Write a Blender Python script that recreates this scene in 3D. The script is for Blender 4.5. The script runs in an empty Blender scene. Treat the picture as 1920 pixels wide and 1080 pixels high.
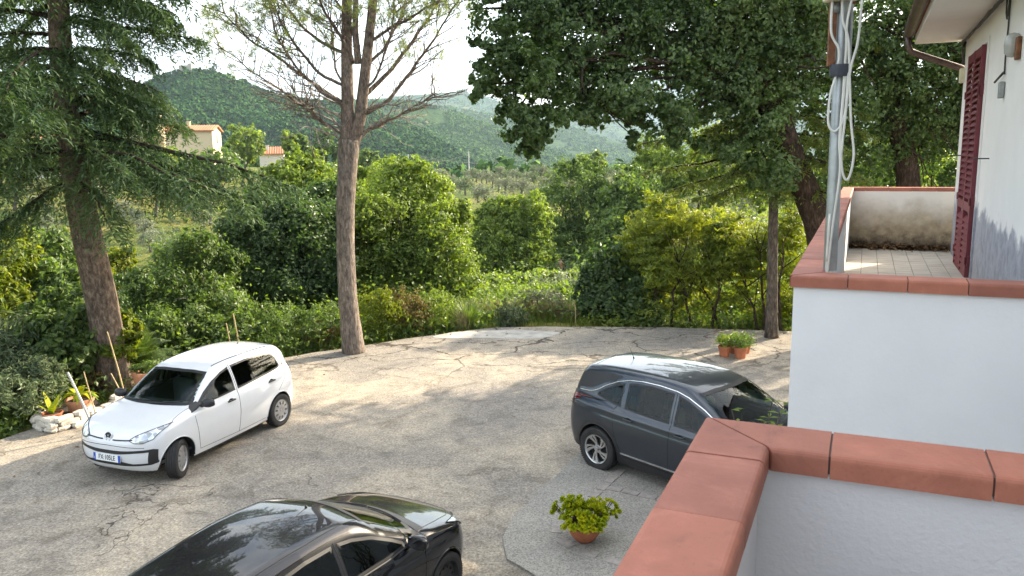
import bpy, math, random
import numpy as np
from mathutils import Vector, Matrix

SC = bpy.context.scene
COL = SC.collection
PI = math.pi
R_ = math.radians

# ------------------------------------------------------------------ camera
F_PX, PITCH, ROLL, CAM_H = 1498.1, 0.16983, -0.01645, 4.784
CAM = np.array([0.0, 0.0, CAM_H])
_fw = np.array([0, math.cos(PITCH), -math.sin(PITCH)])
_up = np.array([0, math.sin(PITCH), math.cos(PITCH)])
_rt = np.array([1.0, 0, 0])
CR = math.cos(ROLL) * _rt + math.sin(ROLL) * _up
CU = -math.sin(ROLL) * _rt + math.cos(ROLL) * _up
cam_data = bpy.data.cameras.new('camera')
cam = bpy.data.objects.new('camera', cam_data)
COL.objects.link(cam)
cam.matrix_world = Matrix(((CR[0], CU[0], -_fw[0], 0), (CR[1], CU[1], -_fw[1], 0), (CR[2], CU[2], -_fw[2], CAM_H), (0, 0, 0, 1)))
cam_data.sensor_width = 36
cam_data.lens = F_PX / 1920 * 36
cam_data.clip_start = 0.05
cam_data.clip_end = 30000
cam_data.dof.use_dof = True
cam_data.dof.focus_distance = 14
cam_data.dof.aperture_fstop = 13
SC.camera = cam

# ------------------------------------------------------------------ sky, sun, exposure
SUN_AZ, SUN_EL = R_(54), R_(24)          # clockwise from +Y, above the horizon
world = bpy.data.worlds.new('World')
SC.world = world
world.use_nodes = True
wn = world.node_tree.nodes
wl = world.node_tree.links
wn.clear()
sky = wn.new('ShaderNodeTexSky')
sky.sky_type = 'NISHITA'
sky.sun_disc = False
sky.sun_elevation = SUN_EL
sky.sun_rotation = SUN_AZ
sky.air_density = 1.0
sky.dust_density = 2.5
sky.ozone_density = 0.35
bg = wn.new('ShaderNodeBackground')
bg.inputs['Strength'].default_value = 0.15
wo = wn.new('ShaderNodeOutputWorld')
tcw = wn.new('ShaderNodeTexCoord')
mpw = wn.new('ShaderNodeMapping'); mpw.inputs['Scale'].default_value = (1, 1, 2.6)
cln = wn.new('ShaderNodeTexNoise'); cln.inputs['Scale'].default_value = 2.4; cln.inputs['Detail'].default_value = 7; cln.inputs['Roughness'].default_value = .58; cln.inputs['Distortion'].default_value = .5
clr = wn.new('ShaderNodeValToRGB'); clr.color_ramp.elements[0].position = .40; clr.color_ramp.elements[1].position = .62
clm = wn.new('ShaderNodeMix'); clm.data_type = 'RGBA'; clm.inputs[7].default_value = (5.6, 5.6, 5.6, 1)
wl.new(tcw.outputs['Generated'], mpw.inputs[0]); wl.new(mpw.outputs[0], cln.inputs['Vector']); wl.new(cln.outputs[0], clr.inputs[0])
wl.new(clr.outputs[0], clm.inputs[0]); wl.new(sky.outputs[0], clm.inputs[6])
wl.new(clm.outputs[2], bg.inputs[0])
wl.new(bg.outputs[0], wo.inputs[0])

sun_data = bpy.data.lights.new('sun', 'SUN')
sun_data.energy = 5.0
sun_data.angle = R_(0.6)
sun_data.color = (1.0, 0.86, 0.66)
sun = bpy.data.objects.new('sun', sun_data)
COL.objects.link(sun)
SUN_DIR = np.array([math.sin(SUN_AZ) * math.cos(SUN_EL), math.cos(SUN_AZ) * math.cos(SUN_EL), math.sin(SUN_EL)])
sun.rotation_euler = Vector(SUN_DIR).to_track_quat('Z', 'Y').to_euler()
sun.location = (30, 20, 30)

SC.view_settings.view_transform = 'Standard'
SC.view_settings.look = 'None'
SC.view_settings.exposure = 1.85
SC.view_settings.gamma = 1
SC.render.engine = 'CYCLES'
SC.cycles.max_bounces = 8
SC.cycles.transparent_max_bounces = 16
SC.cycles.volume_bounces = 0
SC.cycles.caustics_reflective = False
SC.cycles.caustics_refractive = False
SC.cycles.sample_clamp_indirect = 6


# ------------------------------------------------------------------ helpers
def ray(px, py):
    return _fw + CR * (px - 960) / F_PX - CU * (py - 540) / F_PX


def at(px, py, dist):
    """world point seen at photo pixel px,py, dist metres away over the ground (+Y-ish range)"""
    d = ray(px, py)
    return CAM + d * (dist / math.hypot(d[0], d[1]))


def on_z(px, py, z=0.0):
    d = ray(px, py)
    return CAM + d * ((z - CAM_H) / d[2])


def tag(o, label=None, cat=None, group=None, kind=None):
    if label: o['label'] = label
    if cat: o['category'] = cat
    if group: o['group'] = group
    if kind: o['kind'] = kind
    return o


def thing(name, label, cat, loc=(0, 0, 0), rz=0.0, group=None):
    o = bpy.data.objects.new(name, None)
    o.empty_display_size = 0.2
    COL.objects.link(o)
    o.location = tuple(float(v) for v in loc)
    o.rotation_euler = (0, 0, rz)
    return tag(o, label, cat, group)


def nrm(v):
    v = np.asarray(v, float)
    n = np.linalg.norm(v)
    return v / n if n > 1e-12 else v


class MB:
    """collects vertices and faces (numpy-friendly), then builds ONE mesh object"""
    def __init__(self):
        self.v = []; self.f = []; self.mi = []; self.n = 0

    def add(self, verts, faces, mi=0):
        verts = np.asarray(verts, float).reshape(-1, 3)
        self.v.append(verts)
        faces = np.asarray(faces, int)
        self.f.append(faces + self.n)
        self.mi.append(np.full(len(faces), mi, int))
        self.n += len(verts)
        return self

    def box(self, c, s, rz=0.0, rot=None, mi=0, jit=0.0, rng=None):
        x, y, z = np.asarray(s, float) / 2
        v = np.array([[-x, -y, -z], [x, -y, -z], [x, y, -z], [-x, y, -z], [-x, -y, z], [x, -y, z], [x, y, z], [-x, y, z]])
        if jit and rng is not None: v = v + rng.uniform(-jit, jit, v.shape)
        if rot is not None: v = v @ np.asarray(rot).T
        elif rz:
            c_, s_ = math.cos(rz), math.sin(rz)
            v = v @ np.array([[c_, s_, 0], [-s_, c_, 0], [0, 0, 1]])
        v = v + np.asarray(c, float)
        return self.add(v, [[0, 3, 2, 1], [4, 5, 6, 7], [0, 1, 5, 4], [1, 2, 6, 5], [2, 3, 7, 6], [3, 0, 4, 7]], mi)

    def bbox(self, c, s, b=0.01, rz=0.0, mi=0):
        """box with bevelled edges"""
        hx, hy, hz = np.asarray(s, float) / 2
        b = min(b, hx * .9, hy * .9, hz * .9)
        xs = [(-hx, -1), (-hx + b, 0), (hx - b, 0), (hx, 1)]
        # rounded box from sampled cube
        n = 3
        pts = []; faces = []
        def grid(ax, sg):
            o = len(pts)
            oth = [a for a in range(3) if a != ax]
            h = [hx, hy, hz]
            ks = [-1, -.999, .999, 1]
            for i in range(4):
                for j in range(4):
                    p = [0, 0, 0]
                    u = (-h[oth[0]], -h[oth[0]] + b, h[oth[0]] - b, h[oth[0]])[i]
                    w = (-h[oth[1]], -h[oth[1]] + b, h[oth[1]] - b, h[oth[1]])[j]
                    p[oth[0]] = u; p[oth[1]] = w; p[ax] = sg * h[ax]
                    q = np.array([max(-h[k] + b, min(h[k] - b, p[k])) for k in range(3)])
                    d = np.array(p) - q
                    l = np.linalg.norm(d)
                    pts.append(q + d / l * b if l > 0 else p)
            for i in range(3):
                for j in range(3):
                    a = o + i * 4 + j
                    q = [a, a + 4, a + 5, a + 1]
                    if (sg < 0) ^ (ax == 1): q = q[::-1]
                    faces.append(q)
        for ax in range(3):
            for sg in (-1, 1): grid(ax, sg)
        v = np.array(pts)
        if rz:
            c_, s_ = math.cos(rz), math.sin(rz)
            v = v @ np.array([[c_, s_, 0], [-s_, c_, 0], [0, 0, 1]])
        return self.add(v + np.asarray(c, float), faces, mi)

    def tube(self, path, rad, n=8, mi=0, cap=True):
        path = np.asarray(path, float); m = len(path)
        rad = np.broadcast_to(np.asarray(rad, float), (m,))
        tan = np.gradient(path, axis=0)
        tan /= np.linalg.norm(tan, axis=1)[:, None] + 1e-12
        ref = np.array([0, 0, 1.0]) if abs(tan[0][2]) < .9 else np.array([1.0, 0, 0])
        u = nrm(np.cross(tan[0], ref)); V = []
        a = np.linspace(0, 2 * PI, n, endpoint=False)
        for i in range(m):
            u = nrm(u - tan[i] * (u @ tan[i])); w = np.cross(tan[i], u)
            V.append(path[i] + rad[i] * (np.cos(a)[:, None] * u + np.sin(a)[:, None] * w))
        V = np.concatenate(V)
        i = np.arange(m - 1)[:, None] * n; j = np.arange(n)[None, :]; k = (j + 1) % n
        F = np.stack([i + j, i + k, i + n + k, i + n + j], -1).reshape(-1, 4)
        self.add(V, F, mi)
        if cap and n >= 3:
            for o, rev in ((0, True), ((m - 1) * n, False)):
                idx = [o + q for q in range(n)]
                if rev: idx = idx[::-1]
                base = self.n - len(V)
                self.f.append([[base + q for q in idx]]); self.mi.append(np.array([mi]))
        return self

    def lathe(self, prof, n=24, c=(0, 0, 0), axis='z', mi=0):
        prof = np.asarray(prof, float); m = len(prof)
        a = np.linspace(0, 2 * PI, n, endpoint=False)
        r = prof[:, 0][:, None]; h = np.repeat(prof[:, 1][:, None], n, 1)
        X = r * np.cos(a); Y = r * np.sin(a)
        V = np.stack([X, Y, h], -1) if axis == 'z' else np.stack([X, h, Y], -1)
        V = V.reshape(-1, 3) + np.asarray(c, float)
        i = np.arange(m - 1)[:, None] * n; j = np.arange(n)[None, :]; k = (j + 1) % n
        F = np.stack([i + j, i + k, i + n + k, i + n + j], -1).reshape(-1, 4)
        if axis != 'z': F = F[:, ::-1]
        return self.add(V, F, mi)

    def grid(self, P, mi=0, flip=False):
        P = np.asarray(P, float); a, b = P.shape[:2]
        i = np.arange(a - 1)[:, None] * b; j = np.arange(b - 1)[None, :]
        F = np.stack([i + j, i + b + j, i + b + j + 1, i + j + 1], -1).reshape(-1, 4)
        if flip: F = F[:, ::-1]
        return self.add(P.reshape(-1, 3), F, mi)

    def prism(self, poly, z0, z1, mi=0):
        """vertical prism over a counter-clockwise polygon"""
        p = np.asarray(poly, float); n = len(p)
        V = np.concatenate([np.c_[p, np.full(n, z0)], np.c_[p, np.full(n, z1)]])
        base = self.n
        self.add(V, [[i, (i + 1) % n, n + (i + 1) % n, n + i] for i in range(n)], mi)
        self.f.append([[base + n + i for i in range(n)]]); self.mi.append(np.array([mi]))
        self.f.append([[base + i for i in range(n)][::-1]]); self.mi.append(np.array([mi]))
        return self

    def build(self, name, mat, parent=None, smooth=False, origin=None, normals=None):
        me = bpy.data.meshes.new(name)
        V = np.concatenate(self.v) if self.v else np.zeros((0, 3))
        if origin is not None: V = V - np.asarray(origin, float)
        loops = []; starts = []; totals = []; s = 0
        for f in self.f:
            if isinstance(f, np.ndarray) and f.ndim == 2:
                k = f.shape[1]; loops.append(f.reshape(-1)); m = len(f)
                starts.append(s + np.arange(m) * k); totals.append(np.full(m, k)); s += m * k
            else:
                for q in f:
                    loops.append(np.asarray(q)); starts.append(np.array([s])); totals.append(np.array([len(q)])); s += len(q)
        L = np.concatenate(loops).astype(np.int32); st = np.concatenate(starts).astype(np.int32)
        me.vertices.add(len(V)); me.vertices.foreach_set('co', V.astype(np.float32).ravel())
        me.loops.add(len(L)); me.loops.foreach_set('vertex_index', L)
        me.polygons.add(len(st)); me.polygons.foreach_set('loop_start', st)
        try: me.polygons.foreach_set('loop_total', np.concatenate(totals).astype(np.int32))
        except Exception: pass
        mi = np.concatenate(self.mi).astype(np.int32)
        me.polygons.foreach_set('material_index', mi)
        me.polygons.foreach_set('use_smooth', np.full(len(st), bool(smooth)))
        me.update(calc_edges=True)
        for m in (mat if isinstance(mat, (list, tuple)) else [mat]): me.materials.append(m)
        if normals is not None: me.normals_split_custom_set_from_vertices(normals)
        o = bpy.data.objects.new(name, me)
        COL.objects.link(o)
        if parent is not None: o.parent = parent
        elif origin is not None: o.location = tuple(float(q) for q in origin)
        return o


def copy_tree(o, parent=None):
    c = o.copy(); COL.objects.link(c)
    if parent is not None: c.parent = parent
    for ch in [q for q in SC.objects if q.parent == o]: copy_tree(ch, c)
    return c


# ------------------------------------------------------------------ materials
_M = {}


def new_mat(name):
    m = bpy.data.materials.new(name); m.use_nodes = True
    nt = m.node_tree; nt.nodes.clear()
    out = nt.nodes.new('ShaderNodeOutputMaterial')
    b = nt.nodes.new('ShaderNodeBsdfPrincipled')
    nt.links.new(b.outputs[0], out.inputs[0])
    return m, nt, b, out


def noise(nt, scale, detail=4, rough=.55, vec=None, dist=0.0):
    n = nt.nodes.new('ShaderNodeTexNoise')
    n.inputs['Scale'].default_value = scale; n.inputs['Detail'].default_value = detail
    n.inputs['Roughness'].default_value = rough; n.inputs['Distortion'].default_value = dist
    if vec is None:
        tc = nt.nodes.new('ShaderNodeTexCoord'); vec = tc.outputs['Object']
    nt.links.new(vec, n.inputs['Vector'])
    return n


def ramp(nt, src, stops):
    r = nt.nodes.new('ShaderNodeValToRGB')
    while len(r.color_ramp.elements) > 1: r.color_ramp.elements.remove(r.color_ramp.elements[-1])
    for i, (p, c) in enumerate(stops):
        e = r.color_ramp.elements[0] if i == 0 else r.color_ramp.elements.new(p)
        e.position = p
        e.color = (c[0], c[1], c[2], 1) if hasattr(c, '__len__') else (c, c, c, 1)
    nt.links.new(src, r.inputs[0])
    return r


def mix(nt, fac, a, b, mode='MIX'):
    m = nt.nodes.new('ShaderNodeMix'); m.data_type = 'RGBA'; m.blend_type = mode
    if hasattr(fac, 'node'): nt.links.new(fac, m.inputs[0])
    else: m.inputs[0].default_value = fac
    for s, k in ((a, 6), (b, 7)):
        if hasattr(s, 'node'): nt.links.new(s, m.inputs[k])
        else: m.inputs[k].default_value = (s[0], s[1], s[2], 1)
    return m.outputs[2]


def bump(nt, b, src, strength=.3, dist=.01):
    n = nt.nodes.new('ShaderNodeBump')
    n.inputs['Strength'].default_value = strength; n.inputs['Distance'].default_value = dist
    nt.links.new(src, n.inputs['Height']); nt.links.new(n.outputs[0], b.inputs['Normal'])
    return n


def plain(name, col, rough=.5, metal=0.0, coat=0.0, var=.12, vs=8.0, bs=0.0, bscale=60.0, bd=.004):
    if name in _M: return _M[name]
    m, nt, b, _ = new_mat(name)
    n = noise(nt, vs, 5)
    lo = [c * (1 - var) for c in col]; hi = [min(1, c * (1 + var)) for c in col]
    r = ramp(nt, n.outputs[0], [(.3, lo), (.7, hi)])
    nt.links.new(r.outputs[0], b.inputs['Base Color'])
    b.inputs['Roughness'].default_value = rough; b.inputs['Metallic'].default_value = metal
    b.inputs['Coat Weight'].default_value = coat; b.inputs['Coat Roughness'].default_value = .03
    if bs: bump(nt, b, noise(nt, bscale, 6, .65).outputs[0], bs, bd)
    _M[name] = m
    return m


def leafy(name, dark, light, trans=.35, rough=.5, tcol=None, cl=.9):
    """foliage: per-leaf random tone, slow clump variation in the leaf's own colour, translucent"""
    if name in _M: return _M[name]
    m, nt, b, out = new_mat(name)
    geo = nt.nodes.new('ShaderNodeNewGeometry')
    n = noise(nt, cl, 2)
    add = nt.nodes.new('ShaderNodeMath'); add.operation = 'MULTIPLY_ADD'
    nt.links.new(geo.outputs['Random Per Island'], add.inputs[0]); add.inputs[1].default_value = .6
    sub = nt.nodes.new('ShaderNodeMath'); sub.operation = 'MULTIPLY_ADD'
    nt.links.new(n.outputs[0], sub.inputs[0]); sub.inputs[1].default_value = 1.2; sub.inputs[2].default_value = -.4
    nt.links.new(sub.outputs[0], add.inputs[2])
    r = ramp(nt, add.outputs[0], [(.15, dark), (.85, light)])
    nt.links.new(r.outputs[0], b.inputs['Base Color'])
    b.inputs['Roughness'].default_value = rough
    b.inputs['Specular IOR Level'].default_value = .35 if trans > 0 else .02
    if trans > 0:
        t = nt.nodes.new('ShaderNodeBsdfTranslucent')
        tc = mix(nt, 1.0, r.outputs[0], tcol or (1.5, 1.7, .5), 'MULTIPLY')
        nt.links.new(tc, t.inputs[0])
        ms = nt.nodes.new('ShaderNodeMixShader'); ms.inputs[0].default_value = trans
        nt.links.new(b.outputs[0], ms.inputs[1]); nt.links.new(t.outputs[0], ms.inputs[2])
        nt.links.new(ms.outputs[0], out.inputs[0])
    _M[name] = m
    return m


def terracotta(name, col=(.36, .115, .065), rough=.55):
    if name in _M: return _M[name]
    m, nt, b, _ = new_mat(name)
    geo = nt.nodes.new('ShaderNodeNewGeometry')
    n = noise(nt, 9, 6, .6); n2 = noise(nt, 130, 3, .7); n3 = noise(nt, 3.2, 7, .72, dist=.8)
    r = ramp(nt, n.outputs[0], [(.25, [c * .82 for c in col]), (.55, col), (.8, [min(1, c * 1.2) + .012 for c in col])])
    r2 = ramp(nt, geo.outputs['Random Per Island'], [(0, (.80, .80, .83)), (1, (1.14, 1.12, 1.08))])
    r3 = ramp(nt, n2.outputs[0], [(.28, .82), (.4, 1.0)])
    c = mix(nt, 1.0, mix(nt, 1.0, r.outputs[0], r2.outputs[0], 'MULTIPLY'), r3.outputs[0], 'MULTIPLY')
    r4 = ramp(nt, n3.outputs[0], [(.30, (.66, .69, .72)), (.41, (.93, .94, .95)), (.58, (1, 1, 1)), (.70, (1.2, 1.28, 1.36))])
    c = mix(nt, 1.0, c, r4.outputs[0], 'MULTIPLY')
    nt.links.new(c, b.inputs['Base Color'])
    b.inputs['Roughness'].default_value = rough
    b.inputs['Specular IOR Level'].default_value = .3
    bump(nt, b, n2.outputs[0], .25, .003)
    _M[name] = m
    return m


def stucco(name, col, stain=None, z0=0, z1=1, wav=.3, bs=.35, bscale=55, b2=None):
    """painted render; 'stain' puts a damp-stain colour below a ragged level between z0 and z1 (object z)"""
    if name in _M: return _M[name]
    m, nt, b, _ = new_mat(name)
    tc = nt.nodes.new('ShaderNodeTexCoord')
    n = noise(nt, 2.2, 6, .6)
    r = ramp(nt, n.outputs[0], [(.3, [c * .93 for c in col]), (.7, col)])
    c = r.outputs[0]
    if stain is not None:
        sep = nt.nodes.new('ShaderNodeSeparateXYZ'); nt.links.new(tc.outputs['Object'], sep.inputs[0])
        n3 = noise(nt, 2.6, 7, .6)
        ma = nt.nodes.new('ShaderNodeMath'); ma.operation = 'MULTIPLY_ADD'
        nt.links.new(n3.outputs[0], ma.inputs[0]); ma.inputs[1].default_value = -wav * 2; nt.links.new(sep.outputs[2], ma.inputs[2])
        mr = nt.nodes.new('ShaderNodeMapRange')
        nt.links.new(ma.outputs[0], mr.inputs[0])
        mr.inputs[1].default_value = z0 - wav; mr.inputs[2].default_value = z1 - wav
        mr.inputs[3].default_value = 1; mr.inputs[4].default_value = 0
        n4 = noise(nt, 7, 6, .7)
        sc = ramp(nt, n4.outputs[0], [(.3, [q * .6 for q in stain]), (.6, stain), (.8, [q * 1.25 for q in stain])])
        c = mix(nt, mr.outputs[0], c, sc.outputs[0])
        if b2 is not None:    # black mould line at the foot
            mr2 = nt.nodes.new('ShaderNodeMapRange')
            n5 = noise(nt, 9, 5, .7)
            mb = nt.nodes.new('ShaderNodeMath'); mb.operation = 'MULTIPLY_ADD'
            nt.links.new(n5.outputs[0], mb.inputs[0]); mb.inputs[1].default_value = -.5; nt.links.new(sep.outputs[2], mb.inputs[2])
            nt.links.new(mb.outputs[0], mr2.inputs[0])
            mr2.inputs[1].default_value = b2 - .32; mr2.inputs[2].default_value = b2 - .1
            mr2.inputs[3].default_value = 1; mr2.inputs[4].default_value = 0
            c = mix(nt, mr2.outputs[0], c, (.05, .035, .022))
    nt.links.new(c, b.inputs['Base Color'])
    b.inputs['Roughness'].default_value = .85
    bump(nt, b, noise(nt, bscale, 5, .6).outputs[0], bs, .006)
    _M[name] = m
    return m

# ------------------------------------------------------------------ terrain
_rs = np.random.RandomState(7)
_lat = _rs.rand(256, 256)


def vnoise(x, y):
    x = np.asarray(x, float); y = np.asarray(y, float)
    xi = np.floor(x).astype(int); yi = np.floor(y).astype(int)
    fx = x - xi; fy = y - yi
    fx = fx * fx * (3 - 2 * fx); fy = fy * fy * (3 - 2 * fy)
    a = _lat[xi & 255, yi & 255]; b = _lat[(xi + 1) & 255, yi & 255]
    c = _lat[xi & 255, (yi + 1) & 255]; d = _lat[(xi + 1) & 255, (yi + 1) & 255]
    return (a * (1 - fx) + b * fx) * (1 - fy) + (c * (1 - fx) + d * fx) * fy


def fbm(x, y, o=4):
    s = 0; a = .5
    for i in range(o):
        s = s + a * (vnoise(x, y) - .5); x = x * 2.03 + 17; y = y * 2.03 + 31; a *= .5
    return s


PAD = np.array([(-30, -18), (18, -18), (18, 17.5), (12.5, 19.2), (7.2, 20.5), (4.2, 21.15), (2.0, 21.4), (.5, 21.55),
                (-.5, 21.5), (-1.5, 21.05), (-2.8, 20.35), (-4.1, 19.45), (-5.2, 18.85), (-6.0, 17.9), (-7.0, 16.9), (-7.9, 15.7),
                (-8.4, 14.3), (-8.9, 13.2), (-11, 11.6), (-16, 9.5), (-30, 6)])


def pad_dist(x, y):
    """signed distance to the driveway outline (negative inside)"""
    x = np.asarray(x, float); y = np.asarray(y, float)
    d = np.full(x.shape, 1e9); ins = np.zeros(x.shape, bool)
    n = len(PAD)
    for i in range(n):
        a = PAD[i]; b = PAD[(i + 1) % n]; e = b - a
        t = np.clip(((x - a[0]) * e[0] + (y - a[1]) * e[1]) / (e @ e), 0, 1)
        d = np.minimum(d, np.hypot(x - a[0] - t * e[0], y - a[1] - t * e[1]))
        c = ((a[1] > y) != (b[1] > y)) & (x < (b[0] - a[0]) * (y - a[1]) / (b[1] - a[1] + 1e-12) + a[0])
        ins ^= c
    return np.where(ins, -d, d)


_RR = [0, 20, 30, 45, 60, 80, 100, 130, 160, 200, 250, 300, 380, 450, 600, 20000]
_ZL = [-2, -2.2, -4, -6, -7.5, -8, -7.5, -5.5, -2.7, .6, 1.5, -2, -15, -30, -45, -45]
_ZC = [-1, -1.5, -2.8, -3.8, -4.6, -5.2, -5.4, -5, -4.5, -3.9, -3.6, -6, -22, -40, -55, -55]
RIDGES = [  # distance, front width, back width, crest in the photograph
    (900, 430, 500, [(-200, 150), (0, 175), (120, 170), (250, 172), (300, 142), (345, 132), (400, 136), (450, 152), (500, 172), (560, 186), (640, 196), (740, 225), (800, 250), (880, 302), (930, 330), (1000, 352), (1400, 380), (2100, 380)]),
    (1500, 620, 600, [(-200, 230), (500, 200), (600, 192), (740, 187), (800, 197), (860, 215), (960, 252), (1050, 288), (1150, 322), (1300, 335), (1500, 350), (2100, 340)]),
    (2300, 700, 900, [(-200, 230), (600, 215), (740, 205), (820, 200), (900, 212), (1000, 226), (1100, 248), (1200, 276), (1300, 300), (1400, 315), (1600, 300), (2100, 280)]),
    (3900, 1300, 1500, [(-200, 180), (100, 200), (500, 205), (600, 200), (740, 180), (800, 176), (860, 171), (900, 180), (960, 196), (1050, 214), (1200, 232), (1300, 236), (1400, 232), (1600, 210), (2100, 200)]),
    (8000, 2200, 2500, [(-200, 120), (0, 145), (60, 150), (200, 185), (400, 215), (1000, 225), (1080, 205), (1150, 170), (1220, 138), (1300, 120), (1400, 105), (1500, 118), (1700, 140), (2100, 150)]),
]
_rd = []
for R0, wf, wb, pts in RIDGES:
    P = np.array([at(px, py, R0) for px, py in pts])
    _rd.append((R0, wf, wb, np.arctan2(P[:, 0], P[:, 1]), P[:, 2]))


def ridge_h(k, az, r):
    R0, wf, wb, A, Z = _rd[k]
    crest = np.interp(az, A, Z)
    t = np.clip((r - (R0 - wf)) / wf, 0, 1)
    S = t ** 1.15
    back = np.clip((r - R0) / wb, 0, 1)
    S = np.where(r > R0, 1 - back * .9, S)
    wob = fbm(az * R0 / (wf * .35) + 3 * k, r / (wf * .35), 4) * 2
    gul = S * (1 - S) * 4
    return -55 + (crest + 55) * np.clip(S + wob * .28 * gul, 0, 1.0)


def terrain(x, y):
    x = np.asarray(x, float); y = np.asarray(y, float)
    r = np.hypot(x, y); az = np.arctan2(x, y)
    w = np.clip((np.degrees(az) + 14) / 9 + .5, 0, 1); w = w * w * (3 - 2 * w)
    far = np.interp(r, _RR, _ZL) * (1 - w) + np.interp(r, _RR, _ZC) * w
    far = far + fbm(x / 14, y / 14, 3) * np.clip((r - 25) / 60, 0, 1) * 1.4
    d = pad_dist(x, y)
    t = np.clip(d / 14, 0, 1); t = t * t * (3 - 2 * t)
    near = -.06 - np.clip(d, 0, 20) * .05 + fbm(x / 1.3, y / 1.3, 3) * .12 * np.clip(d * 2, 0, 1)
    z = near * (1 - t) + far * t
    z = np.where(d < 0.15, -.1, z)
    for k in range(len(_rd)):
        z = np.where(r > 420, np.maximum(z, ridge_h(k, az, r)), z)
    return z


def tz(x, y):
    return float(terrain(np.array([x]), np.array([y]))[0])


def polar(rs, azs):
    A, Rr = np.meshgrid(azs, rs, indexing='ij')
    X = Rr * np.sin(A); Y = Rr * np.cos(A)
    return np.stack([X, Y, terrain(X, Y)], -1)


m_ground, nt, b_, _ = new_mat('meadow')
n1 = noise(nt, .06, 6, .6); n2 = noise(nt, 1.4, 6, .7); n3 = noise(nt, .35, 4, .6)
c1 = ramp(nt, n1.outputs[0], [(.35, (.085, .12, .028)), (.5, (.15, .155, .045)), (.62, (.20, .165, .065)), (.75, (.10, .13, .03))])
c2 = ramp(nt, n2.outputs[0], [(.3, (.55, .6, .5)), (.7, (1.3, 1.25, 1.2))])
c3 = ramp(nt, n3.outputs[0], [(.35, (.7, .85, .6)), (.65, (1.15, 1.05, 1.0))])
nt.links.new(mix(nt, 1, mix(nt, 1, c1.outputs[0], c2.outputs[0], 'MULTIPLY'), c3.outputs[0], 'MULTIPLY'), b_.inputs['Base Color'])
b_.inputs['Roughness'].default_value = .95
b_.inputs['Specular IOR Level'].default_value = .1
bump(nt, b_, n2.outputs[0], .8, .25)

m_hill, nt, b_, _ = new_mat('wooded_hill')
n1 = noise(nt, .0035, 5, .55); n2 = noise(nt, .07, 6, .75)
c1 = ramp(nt, n1.outputs[0], [(.35, (.025, .06, .018)), (.55, (.045, .09, .022)), (.66, (.10, .14, .04)), (.70, (.19, .17, .08)), (.74, (.05, .10, .025))])
c2 = ramp(nt, n2.outputs[0], [(.3, (.45, .5, .5)), (.7, (1.35, 1.3, 1.2))])
nt.links.new(mix(nt, 1, c1.outputs[0], c2.outputs[0], 'MULTIPLY'), b_.inputs['Base Color'])
b_.inputs['Roughness'].default_value = 1
b_.inputs['Specular IOR Level'].default_value = .05
bump(nt, b_, n2.outputs[0], 1.0, 9)

_az = np.concatenate([np.linspace(R_(-180), R_(-44), 34)[:-1], np.linspace(R_(-44), R_(44), 353), np.linspace(R_(44), R_(180), 34)[1:]])
g = MB().grid(polar(np.concatenate([[0.5], np.geomspace(6, 420, 150)]), _az), flip=False)
tag(g.build('ground', m_ground, smooth=True), kind='structure')
g = MB().grid(polar(np.concatenate([np.geomspace(420, 4200, 190), np.geomspace(4300, 12000, 40)]), _az), flip=False)
tag(g.build('hills', m_hill, smooth=True), kind='structure')

# ------------------------------------------------------------------ driveway
m_drive, nt, b_, _ = new_mat('worn_driveway')
tc = nt.nodes.new('ShaderNodeTexCoord')
grain = noise(nt, 29, 5, .78); grain2 = noise(nt, 11, 5, .65); big = noise(nt, .38, 5, .6, dist=.6); mid = noise(nt, 1.7, 5, .62, dist=1.2)
base = ramp(nt, big.outputs[0], [(.3, (.21, .195, .175)), (.5, (.295, .265, .22)), (.62, (.39, .34, .265)), (.75, (.28, .25, .21))])
gr = ramp(nt, grain.outputs[0], [(.32, (.36, .36, .37)), (.45, (.80, .80, .80)), (.55, (1.12, 1.10, 1.08)), (.68, (1.75, 1.7, 1.6))])
g2 = ramp(nt, grain2.outputs[0], [(.3, .78), (.7, 1.18)])
md = ramp(nt, mid.outputs[0], [(.32, (.55, .53, .50)), (.43, (.86, .85, .84)), (.52, (1, 1, 1)), (.68, (1.22, 1.18, 1.12))])
c = mix(nt, 1, base.outputs[0], gr.outputs[0], 'MULTIPLY')
c = mix(nt, 1, c, g2.outputs[0], 'MULTIPLY')
c = mix(nt, .8, c, mix(nt, 1, c, md.outputs[0], 'MULTIPLY'))
# cracks
wv = noise(nt, .9, 4, .6)
wsum = nt.nodes.new('ShaderNodeVectorMath'); wsum.operation = 'MULTIPLY_ADD'
nt.links.new(wv.outputs['Color'], wsum.inputs[0]); wsum.inputs[1].default_value = (1.6, 1.6, 0); nt.links.new(tc.outputs['Object'], wsum.inputs[2])
def crack(scale, width, lo, hi, c):
    vo = nt.nodes.new('ShaderNodeTexVoronoi'); vo.feature = 'DISTANCE_TO_EDGE'; vo.inputs['Scale'].default_value = scale
    nt.links.new(wsum.outputs[0], vo.inputs['Vector'])
    r = ramp(nt, vo.outputs['Distance'], [(0, 1), (width, 1), (width * 2, 0)])
    ms = ramp(nt, noise(nt, .33, 3, .5, dist=.5).outputs[0], [(lo, 0), (hi, 1)])
    f = nt.nodes.new('ShaderNodeMath'); f.operation = 'MULTIPLY'
    nt.links.new(r.outputs[0], f.inputs[0]); nt.links.new(ms.outputs[0], f.inputs[1])
    return mix(nt, f.outputs[0], c, (.065, .058, .05)), f
c, f1 = crack(.5, .0028, .545, .60, c)
c, f2 = crack(1.3, .004, .61, .67, c)
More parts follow.
